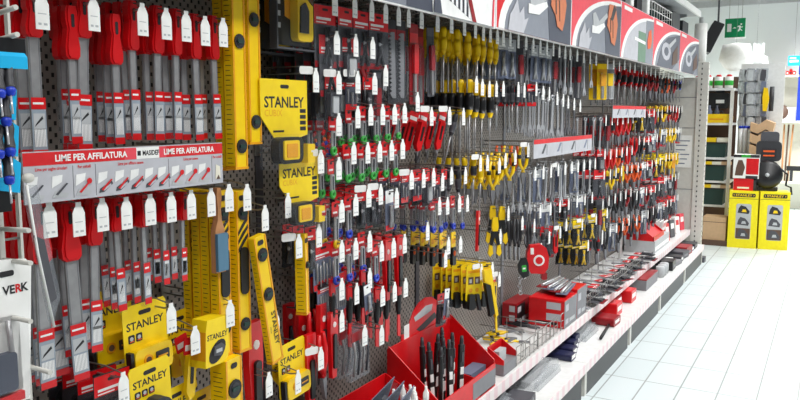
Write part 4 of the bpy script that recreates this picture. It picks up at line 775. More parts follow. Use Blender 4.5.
k = MB(); X = -D0-.0004; k.prism([(.21, .345), (.31, .37), (.37, .365), (.36, .34), (.28, .33), (.22, .325)], X, X+.0008, 'light_grey'); k.prism([(.23, .29), (.39, .325), (.41, .3), (.27, .27)], X, X+.0008, 'charcoal'); k.box(X, X+.0008, .13, .17, .25, .33, 'paper'); k.rbox(X, X+.0008, .42, .47, .26, .3, .004, 'paper'); k.box(X+.0008, X+.0012, .43, .46, .268, .28, 'ink')
k2 = MB(); t.p('printed_picture', k)
k = MB(); k.box(-.03, .0, Wd-.16, Wd-.01, .005, .05, 'dark_grey'); k.box(-.1, -.04, Wd-.16, Wd-.01, .005, .09, 'slate_blue'); t.p('small_compartment', k)
for k in range(9):
    x = -1.235-.05*(k % 3); y = 2.45+.085*(k//3)+.03*(k % 3); 
    t = T('snap_cutter', (x, y, ZS+.006), f'black snap cutter standing in the tall red box, {ORD[k]} of the bunch', 'cutter', 'black cutters in the tall red box', (rnd.uniform(-.05, .1)-.05, rnd.uniform(-.12, .05), rnd.uniform(-.5, .5)))
    m = MB(); m.rbox(-.009, .009, -.013, .013, 0, .24, .006, 'black', 'z'); t.p('body', m); m = MB(); m.lathe([(.008, .24), (.009, .25), (.006, .275)], 'charcoal', 'z', 8); t.p('end_knob', m); m = MB(); m.box(.009, .0105, -.008, .008, .12, .15, 'paper'); m.box(.009, .0105, -.009, .009, .06, .1, 'paper'); m.rbox(.009, .0125, -.005, .005, .17, .21, .002, 'dark_grey'); t.p('sticker', m)
one(WHITE_PACK, 447, 291, -1.33, 'pink and white pack behind the tall red box', None, .1, -.15, .9); one(RED_PACK, 441, 296, -1.36, 'red pack standing behind the tall red box', None, 0, -.1)
# wire fences along the shelf fronts
for i in range(7):
    y0, y1 = EDGE[i], EDGE[i+1]
    if i < 2 or i > 4: continue
    m = MB(); x = XF-.02; a, b = (y0+.35 if i == 2 else y0+.03), y1-.03
    for z in (.012, .05, .09): m.tube([(x, a, ZS+z), (x, b, ZS+z)], .0022, 'wire', 5)
    n = int((b-a)/.055)
    for k in range(n+1): y = a+(b-a)*k/n; m.tube([(x, y, ZS+.001), (x, y, ZS+.092)], .002, 'wire', 5)
    t = T('wire_fence', (0, 0, 0), f'low wire fence along the upper shelf edge, {BAYN[i]}', 'wire fence', 'wire fences on the upper shelf'); t.p('fence_wires', m)
    for k in range(3):
        y = a+(b-a)*(k+.5)/3; m = MB()
        for z in (.02, .08): m.tube([(x-.004, y, ZS+z), (XB+.02, y, ZS+z)], .002, 'wire', 5)
        for q in range(4): m.tube([(x-.004-.08*q, y, ZS+.002), (x-.004-.08*q, y, ZS+.082)], .002, 'wire', 5)
        t.p('divider', m)
# small carton and yellow pliers beyond the red box
t = T('small_display', (-1.20, 3.0, ZS), 'small red and grey open carton at the shelf edge', 'display box'); k = MB(); k.box(-.08, 0, 0, .16, 0, .05, 'mid_grey'); k.box(-.08, -.075, 0, .16, .05, .12, 'red'); k.prism([(-.075, .05), (-.0, .05), (-.0, .07), (-.075, .12)], 0, .005, 'red', 'y'); k.prism([(-.075, .05), (-.0, .05), (-.0, .07), (-.075, .12)], .155, .16, 'red', 'y'); t.p('carton', k); k = MB(); k.box(-.06, -.03, .02, .1, .05, .1, 'light_grey'); t.p('contents', k)
def lay(p, px, py, z, label, group=None, yaw=0., sc=1., roll=0.):
    x, y = fl(px, py, z); x = max(XB+.05, x); return p.put((x, y, z), label, group, (roll, -PI/2, yaw), False, sc)
for k, (px, py, yw, s) in enumerate(((482, 338, .5, .9), (488, 334, .9, .9), (498, 340, .3, .8), (492, 345, 1.2, .8))):
    lay(PL_YEL, px, py, ZS+.02+.022*k, f'yellow and black pliers lying before the red box, {ORD[k]} of the heap', 'yellow pliers on the shelf', yw, s)
for k in range(8):
    px, py = (505+7*k, 326-3.2*k) if k < 5 else (515+8*(k-5), 322-3*(k-5)); lay(PL_BLK if k % 2 else WR_D, px, py, ZS+.012+.012*(k % 3), f'dark tool lying in the wire tray, {ORD[k]} from the red box', 'dark tools in the wire tray', -.5+.25*(k % 4), .8)
# red tool cases, and packs on top
def case(name, x, y, w, d, h, label, sc=1, body='red', side='mid_grey'):
    t = T(name, (x, y, ZS), label, 'tool case', 'red tool cases on the shelf'); k = MB(); k.rbox(-d, 0, 0, w, 0, h, .006, body); t.p('carton', k)
    k = MB(); k.box(0, .0015, .01, w*.55, .015, h-.012, side) if side == 'black' else k.box(.0, .0015, .0, w, .0, h-.006, side); t.p('front_face', k)
    k = MB(); k.box(.0015, .002, .02, .07, h*.58, h*.82, 'sky_blue' if 0 else 'print_grey'); k.box(.0015, .002, .02, .07, .02, h*.3, 'print_grey'); k.box(.0015, .002, .09, w*.85, .02, .04, 'light_grey'); t.p('label_sheet', k)
    k = MB(); k.box(-d*.8, -d*.2, -.001, 0, h*.1, h*.2, 'black'); k.box(-d*.5, -d*.1, -.001, 0, h*.65, h*.9, 'print_grey'); k.box(-d*.5, -d*.1, -.001, 0, h*.25, h*.5, 'print_grey'); t.p('side_print', k); return t
case('tool_case', -1.195, 3.84, .22, .2, .155, 'big red carton with a grey front, nearest of the red cases')
case('tool_case', -1.195, 4.07, .18, .2, .17, 'big red carton with a grey front, second of the red cases')
case('tool_case', -1.43, 3.74, .24, .08, .13, 'dark red case lying behind the front red cases', 1, 'deep_red', 'black')
for k in range(4):
    x = -1.235-.045*k; t = T('wrench_pack', (x, 3.9+.02*k, ZS+.172+.004*k), f'clear pack of chrome tools on the red cases, {ORD[k]} of the pile', 'tool pack', 'chrome packs on the red cases', (0, 0, .12-.06*k))
    m = MB(); m.box(-.03, .03, 0, .3, 0, .003, 'deep_red' if k % 2 else 'slate_blue'); t.p('backing_card', m); m = MB(); m.cyl((0, .015, .011), (0, .28, .011), .008, 'chrome'); m.cyl((.015, .03, .009), (.018, .26, .009), .005, 'steel'); t.p('tool', m)
# tools lying on the shelf beyond
for k in range(30):
    y = 4.3+.062*k; x = -1.48+.08*(k % 3)
    p = (WR_L, WR_L, RED_PACK_W, WR_L, WR_D, RED_PACK)[k % 6]
    p.put((x, y, ZS+.008+.011*(k % 3)), f'{DESC[id(p)]} lying flat on the shelf, {NUM[k]} past the red cases', 'tools lying on the upper shelf', (0, -PI/2, rnd.uniform(-.5, .3)), False, 1.15)
t = T('display_clamp', (-1.40, 5.9, ZS), 'white clamp stand on the shelf beside the red tray', 'stand'); k = MB(); k.rbox(-.05, .05, -.06, .06, 0, .012, .01, 'shelf_white', 'z'); t.p('base', k); k = MB(); k.cyl((0, 0, .012), (0, 0, .33), .014, 'shelf_white'); k.box(-.03, .05, -.02, .02, .24, .27, 'shelf_white'); t.p('column', k); k = MB(); k.rbox(-.03, .06, -.05, .05, .325, .36, .01, 'paper', 'z'); t.p('head', k)
t = T('counter_display', (-1.22, 6.32, ZS), 'red sloping tray on a silver base, farther along the upper shelf', 'display box'); k = MB(); k.box(-.25, 0, 0, .62, 0, .1, 'light_grey'); k.box(0, .001, .02, .6, .02, .05, 'paper'); t.p('base', k); k = MB(); k.prism([(-.25, .1), (-.01, .1), (-.01, .13), (-.25, .31)], 0, .006, 'red', 'y'); k.prism([(-.25, .1), (-.01, .1), (-.01, .13), (-.25, .31)], .42, .426, 'red', 'y'); k.box(-.25, -.244, .006, .42, .1, .3, 'red'); k.box(-.015, -.01, 0, .426, .1, .14, 'red'); k.prism([(-.24, .27), (-.02, .12), (-.02, .118), (-.24, .265)], .01, .415, 'red', 'y'); t.p('tray', k)
for k in range(9):
    single('tool_pack', MB().box(0, .012, 0, .05, 0, .11, 'paper').box(.012, .0125, .005, .045, .06, .1, ('red', 'slate_blue', 'charcoal')[k % 3]), (-1.28-.03*(k % 3), 6.78+.06*(k//3), ZS+.1), f'small white pack on the silver base, {ORD[k]} of the group', 'tool pack', 'white packs on the silver base', (0, .3, .1*(k % 3)))
for k in range(10):
    m = ('red', 'paper', 'red', 'dark_grey', 'pink')[k % 5]; b = MB(); b.rbox(-.02, .02, -.05, .05, 0, .16+.03*(k % 3), .01, m); b.box(.02, .021, -.035, .035, .08, .13, 'paper' if m != 'paper' else 'red')
    single('tool_pack', b, (-1.26-.08*(k % 3), 7.0+.085*k, ZS), f'red or white pack standing at the far shelf end, {ORD[k]} along', 'tool pack', 'packs at the far shelf end', (0, -.1, .2*(k % 3-1)))
# ---- lower shelf
def bagp(name, x, y, w, d, h, label, m='cloudy', inner='dark_grey'):
    t = T(name, (x, y, ZL), label, 'bagged goods', 'bagged goods on the lower shelf'); b = MB(); r2 = random.Random(len(label)+int(y*100))
    P = [(-w/2, 0), (w/2, 0), (w/2*.9, h*.5), (w*.15, h*.8), (w*.06, h), (-w*.06, h*.98), (-w*.2, h*.75), (-w/2*.92, h*.45)]
    b.prism([(a+r2.uniform(-.01, .01), max(0, z+r2.uniform(-.01, .01))) for a, z in P], -d, d*.1, m); b.prism([(a*.8, z*.8) for a, z in P], d*.1, d*.22, m); t.p('bag', b); c = MB()
    for k in range(5): c.rbox(-d*.9+k*d*.17, -d*.9+k*d*.17+.02, -w*.4, w*.36, .004, h*.45, .01, inner if k % 2 else 'steel')
    t.p('contents', c); return t
bagp('plastic_bag', -1.17, 3.42, .42, .2, .095, 'big clear plastic bag spilling over the lower shelf edge'); bagp('plastic_bag', -1.2, 2.95, .34, .22, .08, 'clear bag of dark tools at the near end of the lower shelf')
bagp('plastic_bag', -1.2, 4.25, .34, .22, .085, 'clear bag of grey tools under the red cases')
for k in range(26):
    y = 2.85+.19*k; b = MB(); m = ('charcoal', 'dark_grey', 'deep_red', 'slate_blue', 'charcoal', 'black', 'mid_grey')[k % 7]; w2 = .07+.02*(k % 3)
    b.rbox(-.14, 0, -w2, w2, 0, .035+.014*((k*5) % 4), .012, m); b.box(0, .001, -w2*.6, w2*.6, .015, .035, 'paper' if k % 3 == 0 else 'mid_grey')
    single('goods_pack', b, ((-1.085 if not (3.2 < y < 3.65 or 3.74 < y < 4.45 or 4.7 < y < 6.35) else -1.32), y, ZL), f'dark boxed goods on the lower shelf, {NUM[k]} from the near end', 'pack', 'dark goods on the lower shelf', (0, 0, rnd.uniform(-.15, .15)))
for k in range(4): single('blue_pack', MB().rbox(-.16, .0, -.04, .04, 0, .035+.008*k, .01, 'navy').box(0, .001, -.03, .03, .01, .03, 'paper'), (-1.12-.02*k, 3.78+.09*k, ZL), f'dark blue pack on the lower shelf, {ORD[k]} past the plastic bag', 'pack', 'blue packs on the lower shelf')
single('metal_bar', MB().cyl((0, 0, 0), (.0, .32, 0), .009, 'black'), (-1.09, 4.2, ZL+.011), 'black bar lying along the lower shelf edge', 'bar', None, (0, 0, .1))
for k in range(3):
    b = MB(); b.rbox(-.14, 0, -.07, .07, 0, .082-.012*(k % 2), .006, 'red' if k % 2 == 0 else 'deep_red'); b.box(0, .001, -.05, .05, .03, .06, 'paper'); single('red_carton', b, (-1.13-.05*(k % 2), 4.8+.2*k, ZL), f'red carton on the lower shelf under the wrenches, {ORD[k]} along', 'carton', 'red cartons on the lower shelf')
t = T('grey_case', (-1.12, 5.55, ZL), 'grey case with a red top edge on the lower shelf', 'case'); t.p('carton', MB().box(-.25, 0, 0, .4, 0, .075, 'mid_grey')); t.p('lid_edge', MB().box(-.25, .001, 0, .4, .075, .083, 'deep_red'))
for k in range(3): single('steel_can', MB().lathe([(.0, 0), (.034, .001), (.034, .078), (.03, .084), (.0, .084)], 'light_grey', 'z', 14), (-1.13, 6.1+.085*k, ZL), f'pale grey can beside the grey case, {ORD[k]} of three', 'can', 'cans on the lower shelf')
for k in range(4): single('label_pack', MB().rbox(-.1, 0, -.05, .05, 0, .04, .005, 'paper').box(0, .001, -.04, .04, .008, .03, 'red'), (-1.09-.02*k, 6.45+.11*k, ZL), f'white and red pack at the lower shelf edge, {ORD[k]} past the cans', 'pack', 'white red packs on the lower shelf')
for k in range(5): bagp('plastic_bag', -1.24, 6.75+.22*k, .2, .16, .08, f'dark bagged tool at the far lower shelf, {ORD[k]} along', 'clear_sleeve', 'charcoal')
# ---- on top of the shelving
for k, (y, w, h, m) in enumerate(((4.0, .45, .1, 'charcoal'), (4.9, .5, .16, 'black'), (5.55, .3, .12, 'charcoal'), (6.9, .35, .16, 'black'), (7.4, .3, .13, 'charcoal'))):
    single('stock_carton', MB().rbox(-.25, .0, 0, w, .001, h, .01, m), (-1.26, y, 2.2), f'dark carton on top of the shelving, {ORD[k]} from the camera', 'carton', 'dark cartons on top of the shelving')
t = T('wire_basket', (-1.24, 5.95, 2.2), 'white wire basket of green cups on top of the shelving', 'basket'); m = MB()
for z in (.005, .06, .12): m.tube([(0, 0, z), (0, .8, z), (-.2, .8, z), (-.2, 0, z)], .004, 'paper', 5, True)
for k in range(9): m.tube([(0, .1*k, 0), (0, .1*k, .12)], .003, 'paper', 5)
for k in range(3): m.tube([(-.05-.05*k, 0, .005), (-.05-.05*k, .8, .005)], .003, 'paper', 5)
t.p('basket_wires', m)
for k in range(3): single('green_cup', MB().lathe([(.0, 0), (.035, .002), (.045, .1), (0, .1)], 'dark_green', 'z', 12), (-1.33, 6.1+.2*k, 2.213), f'dark green cup in the wire basket, {ORD[k]} of three', 'cup', 'green cups in the basket')
for k, y in enumerate((5.25, 5.75)): single('white_post', MB().rbox(-.03, .03, -.04, .04, 0, .215, .008, 'paper', 'z'), (-1.25, y, 2.2), f'white upright under the overhead shelf, {ORD[k]} one', 'post', 'white uprights on the shelving')
t = T('overhead_shelf', (-1.18, 4.4, 2.415), 'white overhead shelf with a grey underside above the header', 'shelf'); t.p('board', MB().box(-.8, -.02, 0, 3.5, 0, .03, 'light_grey')); t.p('front_edge', MB().box(-.02, 0, 0, 3.5, -.01, .045, 'paper'))
for y in (.1, 1.7, 3.3): t.p('bracket', MB().prism([(-1.165, -.25), (-1.165, -.001), (-.1, -.001), (-.1, -.02)], y, y+.03, 'light_grey', 'y'))
# ------------------------------------------------------------------ beyond the tool wall
t = T('steel_shelving', (-1.62, 9.28, 0), 'pale steel shelf unit behind the tool wall end', 'shelving')
for x in (0, .585): t.p('upright', MB().box(x, x+.035, 0, .03, 0, 1.76-.026, 'post_white'))
for k, z in enumerate((.12, .42, .70, .97, 1.365, 1.76)): t.p('shelf', MB().box(.0, .62, .031, .4, z-.025, z, 'shelf_white'))
t.p('back_panel', MB().box(0, .62, .4, .41, 0, 1.9, 'brown'))
def green_bin(x, z, w, h, lab):
    t = T('storage_bin', (x, 9.3, z), lab, 'bin', 'green bins on the steel shelves'); t.p('bin', MB().prism([(-w/2, .001), (w/2, 0), (w/2+.012, h), (-w/2-.012, h)], .02, .3, 'dark_green', 'y')); t.p('rim', MB().box(-w/2-.016, w/2+.016, .012, .3, h, h+.014, 'black'))
for k, z in enumerate((.42, .70, .97)):
    green_bin(-1.17, z, .2, (.18, .17, .16)[k], f'dark green bin, {("lowest", "middle", "top")[k]} of three on the steel shelves'); green_bin(-1.445, z, .22, (.18, .17, .16)[k], f'dark green bin left of the {("lowest", "middle", "top")[k]} green bin')
    if k < 2:
        for q in range(3): single('goods_pack', MB().box(-.05, .05, 0, .1, 0, .035, ('yellow', 'cream', 'kraft')[q]), (-1.24+.1*q-.01, 9.32, z+(.18, .17)[k]+.015), f'{("yellow", "cream", "kraft")[q]} pack on the {("lowest", "middle")[k]} green bin', 'pack', 'packs on the green bins')
for q in range(3): single('goods_pack', MB().box(-.06, .06, 0, .12, 0, .05, ('yellow', 'yellow', 'cream')[q]), (-1.36+.13*q, 9.32, 1.145), f'{("yellow", "bright yellow", "cream")[q]} pack on the top green bin, {ORD[q]} from left', 'pack', 'packs on the green bins')
t = T('power_tool_case', (-1.15, 9.32, 1.367), 'yellow hard case on the steel shelves', 'case'); t.p('case', MB().rbox(-.17, .125, 0, .25, 0, .1, .03, 'yellow', 'y')); t.p('handle', MB().tube([(-.08, .05, .095), (-.07, .05, .13), (.03, .05, .13), (.04, .05, .095)], .01, 'charcoal')); t.p('latch', MB().box(-.1, .05, -.004, 0, .03, .05, 'amber'))
single('black_machine', MB().rbox(-.13, .11, .0, .2, 0, .18, .03, 'black', 'y').box(-.03, .06, -.004, 0, .06, .1, 'paper').lathe([(.05, .18), (.05, .22), (.02, .25)], 'dark_grey', 'z', 10, (0, .1, 0)), (-1.17, 9.40, 1.53), 'black machine with a white label behind the yellow case', 'machine')
for k in range(5): single('dark_bottle', MB().lathe([(0, 0), (.032, .002), (.032, .13), (.013, .17), (.013, .2), (0, .2)], ('deep_red', 'photo_dark', 'deep_red', 'slate_blue', 'photo_dark')[k], 'z', 10), (-1.5+.08*k, 9.36, 1.366), f'dark bottle on the high steel shelf, {ORD[k]} from left', 'bottle', 'bottles on the high steel shelf')
for k in range(4):
    t = T('plastic_tub', (-1.40+.11*k, 9.4, 1.762), f'white tub with green label and red lid on the top shelf, {ORD[k]} from left', 'tub', 'white tubs on the top shelf'); t.p('body', MB().lathe([(0, 0), (.045, .002), (.045, .13), (0, .13)], 'paper', 'z', 14)); t.p('label_band', MB().lathe([(.0455, .03), (.046, .031), (.046, .085), (.0455, .086)], 'green', 'z', 14)); t.p('lid', MB().lathe([(.026, .13), (.034, .135), (.02, .155), (0, .155)], 'red', 'z', 12))
single('kraft_carton', MB().box(-.12, .12, 0, .24, 0, .26, 'kraft').box(-.12, .12, -.001, 0, .2, .206, 'brown'), (-1.1, 8.98, .06), 'brown cardboard carton on the floor left of the yellow boxes', 'carton')
single('floor_pallet', MB().box(-.17, .16, 0, .3, 0, .058, 'brown'), (-1.1, 8.96, 0), 'low brown board under the cardboard carton', 'board')
# yellow boxes
for k, (x, y, rz) in enumerate(((-.955, 8.935, .1), (-.648, 8.975, .18))):
    t = T('tool_carton', (x, y, 0), ('left of two tall yellow cartons with three windows', 'right of two tall yellow cartons with three windows')[k], 'carton', 'tall yellow cartons', (0, 0, rz)); w = .292
    t.p('carton', MB().box(0, w, 0, .25, 0, .63, 'carton_yellow').box(0, w, -.001, 0, .545, .549, 'ink')); q = MB(); q.rbox(.03, w-.03, -.003, 0, .565, .605, .012, 'ink', 'y'); t.p('name_plate', q)
    l = MB(); l.text('STANLEY', .024, 0, 0, 0, 'yellow', 'C', 0, .02, 1.2); l.xf(Matrix.Translation((w/2, -.0035, .574)) @ Matrix.Rotation(-PI/2, 4, 'Z')); l.prism([(.04, .585), (.05, .595), (.05, .575)], -.0045, -.0032, 'yellow', 'y'); l.prism([(w-.04, .585), (w-.05, .595), (w-.05, .575)], -.0045, -.0032, 'yellow', 'y'); t.p('lettering', l)
    wi = MB(); wi.rbox(.075, w-.065, -.002, 0, .1, .49, .02, 'light_grey', 'y'); wo = t.p('window', wi); pm = MB()
    for j, (a, b2) in enumerate(((.38, .48), (.25, .35), (.115, .22))):
        pm.box(.08, w-.07, -.0028, -.002, a-.01, b2, ('light_grey', 'paper', 'brown')[j]) if j == 2 else None
        cx = w/2+.005; pm.prism([(cx-.06, a+.01), (cx+.05, a), (cx+.06, a+.03), (cx+.02, b2-.02), (cx-.03, b2-.005), (cx-.05, b2-.04)], -.0036, -.0024, ('charcoal', 'dark_grey', 'dark_grey')[j], 'y'); pm.prism([(cx-.02, a+.02), (cx+.03, a+.02), (cx+.02, a+.05), (cx-.01, a+.05)], -.0044, -.0036, ('yellow', 'light_grey', 'light_grey')[j], 'y')
    obj('printed_pictures', pm, wo)
t = T('red_carton', (-.93, 9.02, .63), 'small red carton on the left yellow box', 'carton'); t.p('carton', MB().box(0, .2, 0, .18, 0, .13, 'red')); t.p('label_sheet', MB().box(.04, .16, -.001, 0, .02, .04, 'paper')); t.p('side_flap', MB().box(.2, .23, 0, .18, 0, .12, 'charcoal'))
t = T('tool_box_carton', (-.94, 9.01, .765), 'red and white picture carton stacked on the small red one', 'carton'); t.p('carton', MB().box(0, .26, 0, .2, 0, .26, 'paper')); t.p('red_panel', MB().box(.13, .255, -.001, 0, .045, .22, 'red')); t.p('printed_picture', MB().prism([(.02, .03), (.1, .03), (.12, .12), (.09, .2), (.05, .2), (.03, .12)], -.0015, -.0002, 'brown', 'y').box(.13, .25, -.0015, -.0002, .0, .03, 'charcoal')); t.p('dark_band', MB().box(0, .26, -.001, 0, .23, .26, 'charcoal').box(.08, .17, -.0015, -.001, .23, .26, 'green'))
# wet vacuum on the right carton
t = T('shop_vacuum', (-.61, 9.16, .655), 'black round machine with an orange label on the right yellow box', 'machine', None, (0, 0, .1)); t.p('drum', MB().lathe([(.0, -.12), (.13, -.118), (.155, -.09), (.155, .03), (.14, .06), (0, .065)], 'black', 'y', 20, (0, 0, .155))); t.p('hub', MB().lathe([(.0, -.15), (.02, -.148), (.022, -.12)], 'light_grey', 'y', 10, (0, 0, .155))); t.p('motor_head', MB().rbox(-.12, .13, -.06, .12, .3, .52, .05, 'charcoal', 'y').rbox(-.08, .1, -.05, .1, .5, .62, .03, 'dark_grey', 'y')); t.p('label_sheet', MB().rbox(-.07, .08, -.064, -.061, .34, .44, .01, 'ink', 'y').box(-.05, .06, -.067, -.064, .40, .42, 'orange').box(-.05, .06, -.067, -.064, .355, .37, 'orange'))
t.p('foot', MB().box(-.11, .11, -.08, .06, -.025, .012, 'charcoal')); t.p('hose', MB().tube([(.13, 0, .22), (.2, -.02, .16), (.19, -.03, .04), (.24, -.03, .02), (.25, -.04, -.06)], .012, 'black'))
# hanging bags, rolls, waved cardboard
t = T('display_stand', (-.93, 9.75, 0), 'pale display panel behind the yellow cartons', 'display panel'); t.p('panel', MB().box(-.055, .41, 0, .03, 0, 2.05, 'shelf_white')); t.p('base', MB().box(-.05, .41, -.25, -.002, 0, .1, 'shelf_white'))
r4 = random.Random(5)
for k in range(30):
    x = -.955+.045*(k % 6)+.006*(k//6); z = 1.98-.135*(k//6); b = MB(); m = ('foil', 'bag_silver', 'foil', 'cloudy')[k % 4]
    P = [(-.045, -.15), (.045, -.155), (.05, -.08), (.04, 0), (-.04, .005), (-.05, -.07)]; b.prism([(a+r4.uniform(-.006, .006), z2+r4.uniform(-.008, .008)) for a, z2 in P], -.012, .012, m, 'y'); b.prism([(a*.6, z2*.8-.01) for a, z2 in P], -.022, -.012, ('foil', 'slate_blue', 'bag_silver', 'dark_grey')[(k*3) % 4], 'y')
    single('foil_bag', b, (x, 9.68-.03*(k % 3), z), f'silvery bag on the pale display panel, row {ORD[k//6]}, {ORD[k % 6]} from left', 'bag', 'silvery bags behind the yellow cartons', (0, r4.uniform(-.15, .15), 0))
for k in range(3):
    t = T('paper_roll', (-.94+.05*k, 9.6, 1.0), f'white roll with a blue cap, {ORD[k]} of three behind the red cartons', 'roll', 'white rolls with blue caps'); t.p('roll', MB().cyl((0, 0, 0), (0, 0, .3), .023, 'shelf_white', None, 14)); t.p('cap', MB().cyl((0, 0, .3), (0, 0, .33), .024, 'blue', None, 14))
for k in range(3): single('roll_ledge', MB().box(-.0255, .0255, -.04, .1, -.02, 0, 'shelf_white'), (-.94+.05*k, 9.6, 1.0), f'white ledge under roll, {ORD[k]} of three', 'ledge', 'ledges under the white rolls')
for k in range(4): single('cardboard_tray', MB().prism([(-.11, 0), (-.03, -.03), (.05, .02), (.12, -.02), (.14, .09), (.05, .13), (-.03, .07), (-.11, .1)], -.25, 0, 'kraft', 'y'), (-.72, 9.72, .9+.125*k), f'wavy brown cardboard tray, {("lowest", "second", "third", "topmost")[k]} of four on the pale panel', 'tray', 'wavy cardboard trays')
single('yellow_brush_pack', MB().prism([(-.02, -.26), (.02, -.26), (.04, -.12), (.02, 0), (-.02, .01), (-.03, -.1)], -.02, .01, 'yellow', 'y'), (-.70, 9.6, 1.76), 'yellow pack hanging beside the silvery bags', 'pack')
single('black_tube', MB().cyl((0, 0, -.28), (0, 0, .0), .025, 'charcoal'), (-.64, 9.66, 1.78), 'dark tube hanging right of the yellow pack', 'tube')
# white wall shelving at the back, right
t = T('wall_shelving', (-1.1, 12.7, 0), 'pale wall shelving at the back of the shop', 'shelving'); t.p('back_panel', MB().box(0, 1.2, .4, .43, 0, 2.1, 'pale_wall'))
for z in (.45, 1.36, 2.04): t.p('shelf', MB().box(0, 1.2, 0, .399, z-.03, z, 'cream'))
for x in (-.0, .9): t.p('upright', MB().box(x+.0, x+.02, .37, .399, 0, 2.1, 'cream'))
for k in range(7): single('red_packet', MB().rbox(-.021, .021, 0, .1, 0, .06+.03*(k % 2), .015, 'red', 'y').box(-.012, .012, -.002, 0, .02, .04, 'ink' if k % 2 else 'paper'), (aty(774, 75, 12.76)[0]+.045*k, 12.76, 2.04), f'red item on the highest back shelf, {ORD[k]} from left', 'goods', 'red items on the back shelf')
single('grey_poster', MB().box(-.14, .14, 0, .012, 0, .5, 'print_grey').box(-.1, -.09, .005, .3, .46, .47, 'wire').box(-.09, .09, -.003, 0, .3, .42, 'slate_blue').box(-.05, .05, -.005, -.003, .33, .4, 'paper').box(-.1, .1, -.003, 0, .03, .08, 'charcoal'), (aty(769, 80, 12.6)[0], 12.6, 1.53), 'grey poster panel hanging at the back shelves', 'poster')
single('brown_wreath', MB().lathe([(0, -.06), (.09, -.05), (.12, 0), (.09, .05), (0, .06)], 'brown', 'y', 16), (aty(781, 105, 12.8)[0], 12.8, 1.485), 'round brown item on the back shelf', 'goods')
single('white_carton', MB().rbox(-.12, .12, 0, .2, 0, .2, .03, 'paper', 'y'), (-.55, 12.78, 1.362-.36+.0) if 0 else (aty(790, 110, 12.78)[0], 12.78, 1.362), 'white bundle on the back shelf right of the brown item', 'bundle')
for k in range(4): single('broom_handle', MB().cyl((0, 0, 0), (.02*(k-1.5), .12, .85), .012, ('brown', 'wood', 'brown', 'wood')[k]), (-.72+.06*k, 12.5, 0) if 0 else (aty(782+3*k, 120, 12.75)[0], 12.75, .451), f'wooden handle leaning at the back shelves, {ORD[k]} from left', 'handle', 'wooden handles at the back')
t = T('blue_pillar', (aty(797, 100, 12.7)[0], 12.7, 1.362), 'tall blue post at the right edge', 'post'); t.p('post', MB().rbox(0, .09, 0, .09, 0, 1.85, .01, 'blue', 'z')); t.p('base', MB().box(-.05, .14, -.05, .14, 0, .01, 'blue')) if 0 else None
single('blue_sign', MB().box(0, .15, 0, .01, 0, .14, 'sky_blue').box(.02, .13, -.001, 0, .05, .08, 'paper').box(.02, .1, -.001, 0, .1, .115, 'paper').box(.075, .079, .002, .008, .14, 1.0, 'wire'), (aty(788, 62, 12.0)[0], 12.0, aty(788, 66, 12.0)[1]), 'small blue sign hanging before the back wall', 'sign')
single('black_bar', MB().rbox(0, .34, 0, .05, 0, .07, .01, 'black', 'y').box(.05, .09, .0, .05, -.1565, 0, 'charcoal').box(.25, .29, .0, .05, -.1565, 0, 'charcoal'), (aty(786, 170, 12.64)[0], 12.72, .61), 'black bar on the lowest back shelf', 'bar')
# hanging from the ceiling
t = T('exit_sign', (-1.275, 10.5, 2.43), 'green emergency exit sign hanging from the ceiling', 'sign'); t.p('panel', MB().box(0, .235, 0, .03, 0, .235, 'sign_green'))
k = MB(); k.box(.025, .075, -.001, 0, .07, .17, 'paper'); k.prism([(.09, .11), (.115, .13), (.115, .12), (.13, .12), (.13, .11)], -.001, 0, 'paper', 'y'); k.disc(0, 0, .001, 0, 'paper', .0005, 6) if 0 else None
k.prism([(.15, .075), (.165, .11), (.16, .13), (.145, .125), (.15, .14), (.175, .145), (.195, .125), (.21, .14), (.2, .115), (.182, .12), (.185, .1), (.205, .085), (.2, .075), (.178, .092), (.163, .07)], -.001, 0, 'paper', 'y'); k.prism([(.188+.011*math.cos(a), .16+.011*math.sin(a)) for a in [q*PI/4 for q in range(8)]], -.001, 0, 'paper', 'y'); t.p('pictogram', k)
t.p('hanger', MB().box(.04, .046, .012, .018, .235, .82, 'wire').box(.19, .196, .012, .018, .235, .82, 'wire')); t.p('foot_plate', MB().box(.05, .24, 0, .03, -.012, 0, 'shelf_white'))
t = T('hanging_monitor', (-1.37, 10.2, 2.43), 'black slanted monitor hanging beside the exit sign', 'monitor', None, (0, .42, .2)); t.p('case', MB().rbox(-.075, .06, 0, .35, -.2, .18, .012, 'charcoal', 'y')); t.p('screen_edge', MB().box(-.08, -.075, .02, .33, -.15, .14, 'charcoal')); t.p('mount', MB().cyl((.0, .2, .16), (-.28, .2, .78), .012, 'dark_grey'))
t = T('white_lampshade', (-1.12, 10.4, 2.05), 'big white curved hood hanging below the exit sign', 'hood'); t.p('hood', MB().lathe([(.02, .3), (.16, .28), (.2, .1), (.14, 0), (.06, -.05)], 'paper', 'z', 18)); t.p('cord', MB().cyl((0, 0, .3), (0, 0, 1.19), .0015, 'mid_grey'))
t = T('white_lampshade', (-.93, 10.9, 1.95), 'smaller white curved hood right of the big hood', 'hood'); t.p('hood', MB().lathe([(.02, .3), (.13, .25), (.17, .05), (.05, -.1)], 'paper', 'z', 18)); t.p('cord', MB().cyl((0, 0, .3), (0, 0, 1.29), .0015, 'mid_grey'))
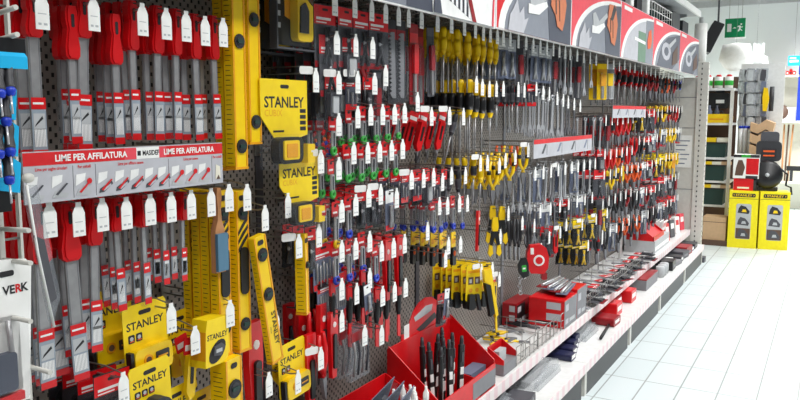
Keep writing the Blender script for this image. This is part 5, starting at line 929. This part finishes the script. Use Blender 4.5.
single('white_column', MB().rbox(-.06, .06, -.05, .05, 0, 2.35, .02, 'wall_paint', 'z'), (aty(756, 100, 10.6)[0], 10.6, 0), 'slim white column behind the cartons', 'column')
single('white_roll', MB().cyl((0, 0, 0), (.0, 0, .38), .06, 'paper', None, 14).cyl((0, 0, .38), (0, 0, .44), .02, 'light_grey'), (-1.19, 8.0, 2.0-.028), 'white upright roll on top of the slotted post', 'roll')
single('printed_bag', MB().rbox(-.09, .06, 0, .1, 0, .24, .02, 'bag_silver', 'y'), (-1.14, 8.2, 1.97), 'white and silver bag behind the upright roll', 'bag') if 0 else None
# ------------------------------------------------------------------ light: fluorescent row on the shop ceiling, then added fill and back wall lamps
def area(name, loc, sx, sy, power, rot=(0, 0, 0), col=(1, 1, 1)):
    l = bpy.data.lights.new(name, 'AREA'); l.shape = 'RECTANGLE'; l.size = sx; l.size_y = sy; l.energy = power; l.color = col; l.spread = math.radians(140)
    o = bpy.data.objects.new(name, l); COL.objects.link(o); o.location = loc; o.rotation_euler = rot; return o
for k in range(5): area('ceiling_and_fill_lamp', (.2, .4+k*2.6, 3.2), .4, 1.9, (28, 46, 48, 42, 34)[k])
for k in range(4): area('ceiling_and_fill_lamp', (1.9, .6+k*3.0, 3.2), .5, 1.9, (10, 11, 14, 22)[k])  # weak row further right, added as fill
area('ceiling_and_fill_lamp', (-.5, 10.9, 3.2), 2.2, .5, 70)  # added lamp that brightens the back wall
area('ceiling_and_fill_lamp', (1.0, 12.0, 3.2), 2.2, .5, 80)  # second lamp added for a brighter back wall
W = bpy.data.worlds.new('ambient_fill'); S.world = W; W.use_nodes = True  # even ambient fill added from the open sides, not a shop lamp
W.node_tree.nodes['Background'].inputs[0].default_value = (.95, .98, 1, 1); W.node_tree.nodes['Background'].inputs[1].default_value = .12
vs = S.view_settings; vs.view_transform = 'Standard'; vs.look = 'None'; vs.gamma = 1; vs.exposure = 0.3; vs.use_curve_mapping = False
S.cycles.transparent_max_bounces = 24; S.cycles.max_bounces = 6; S.cycles.use_denoising = True
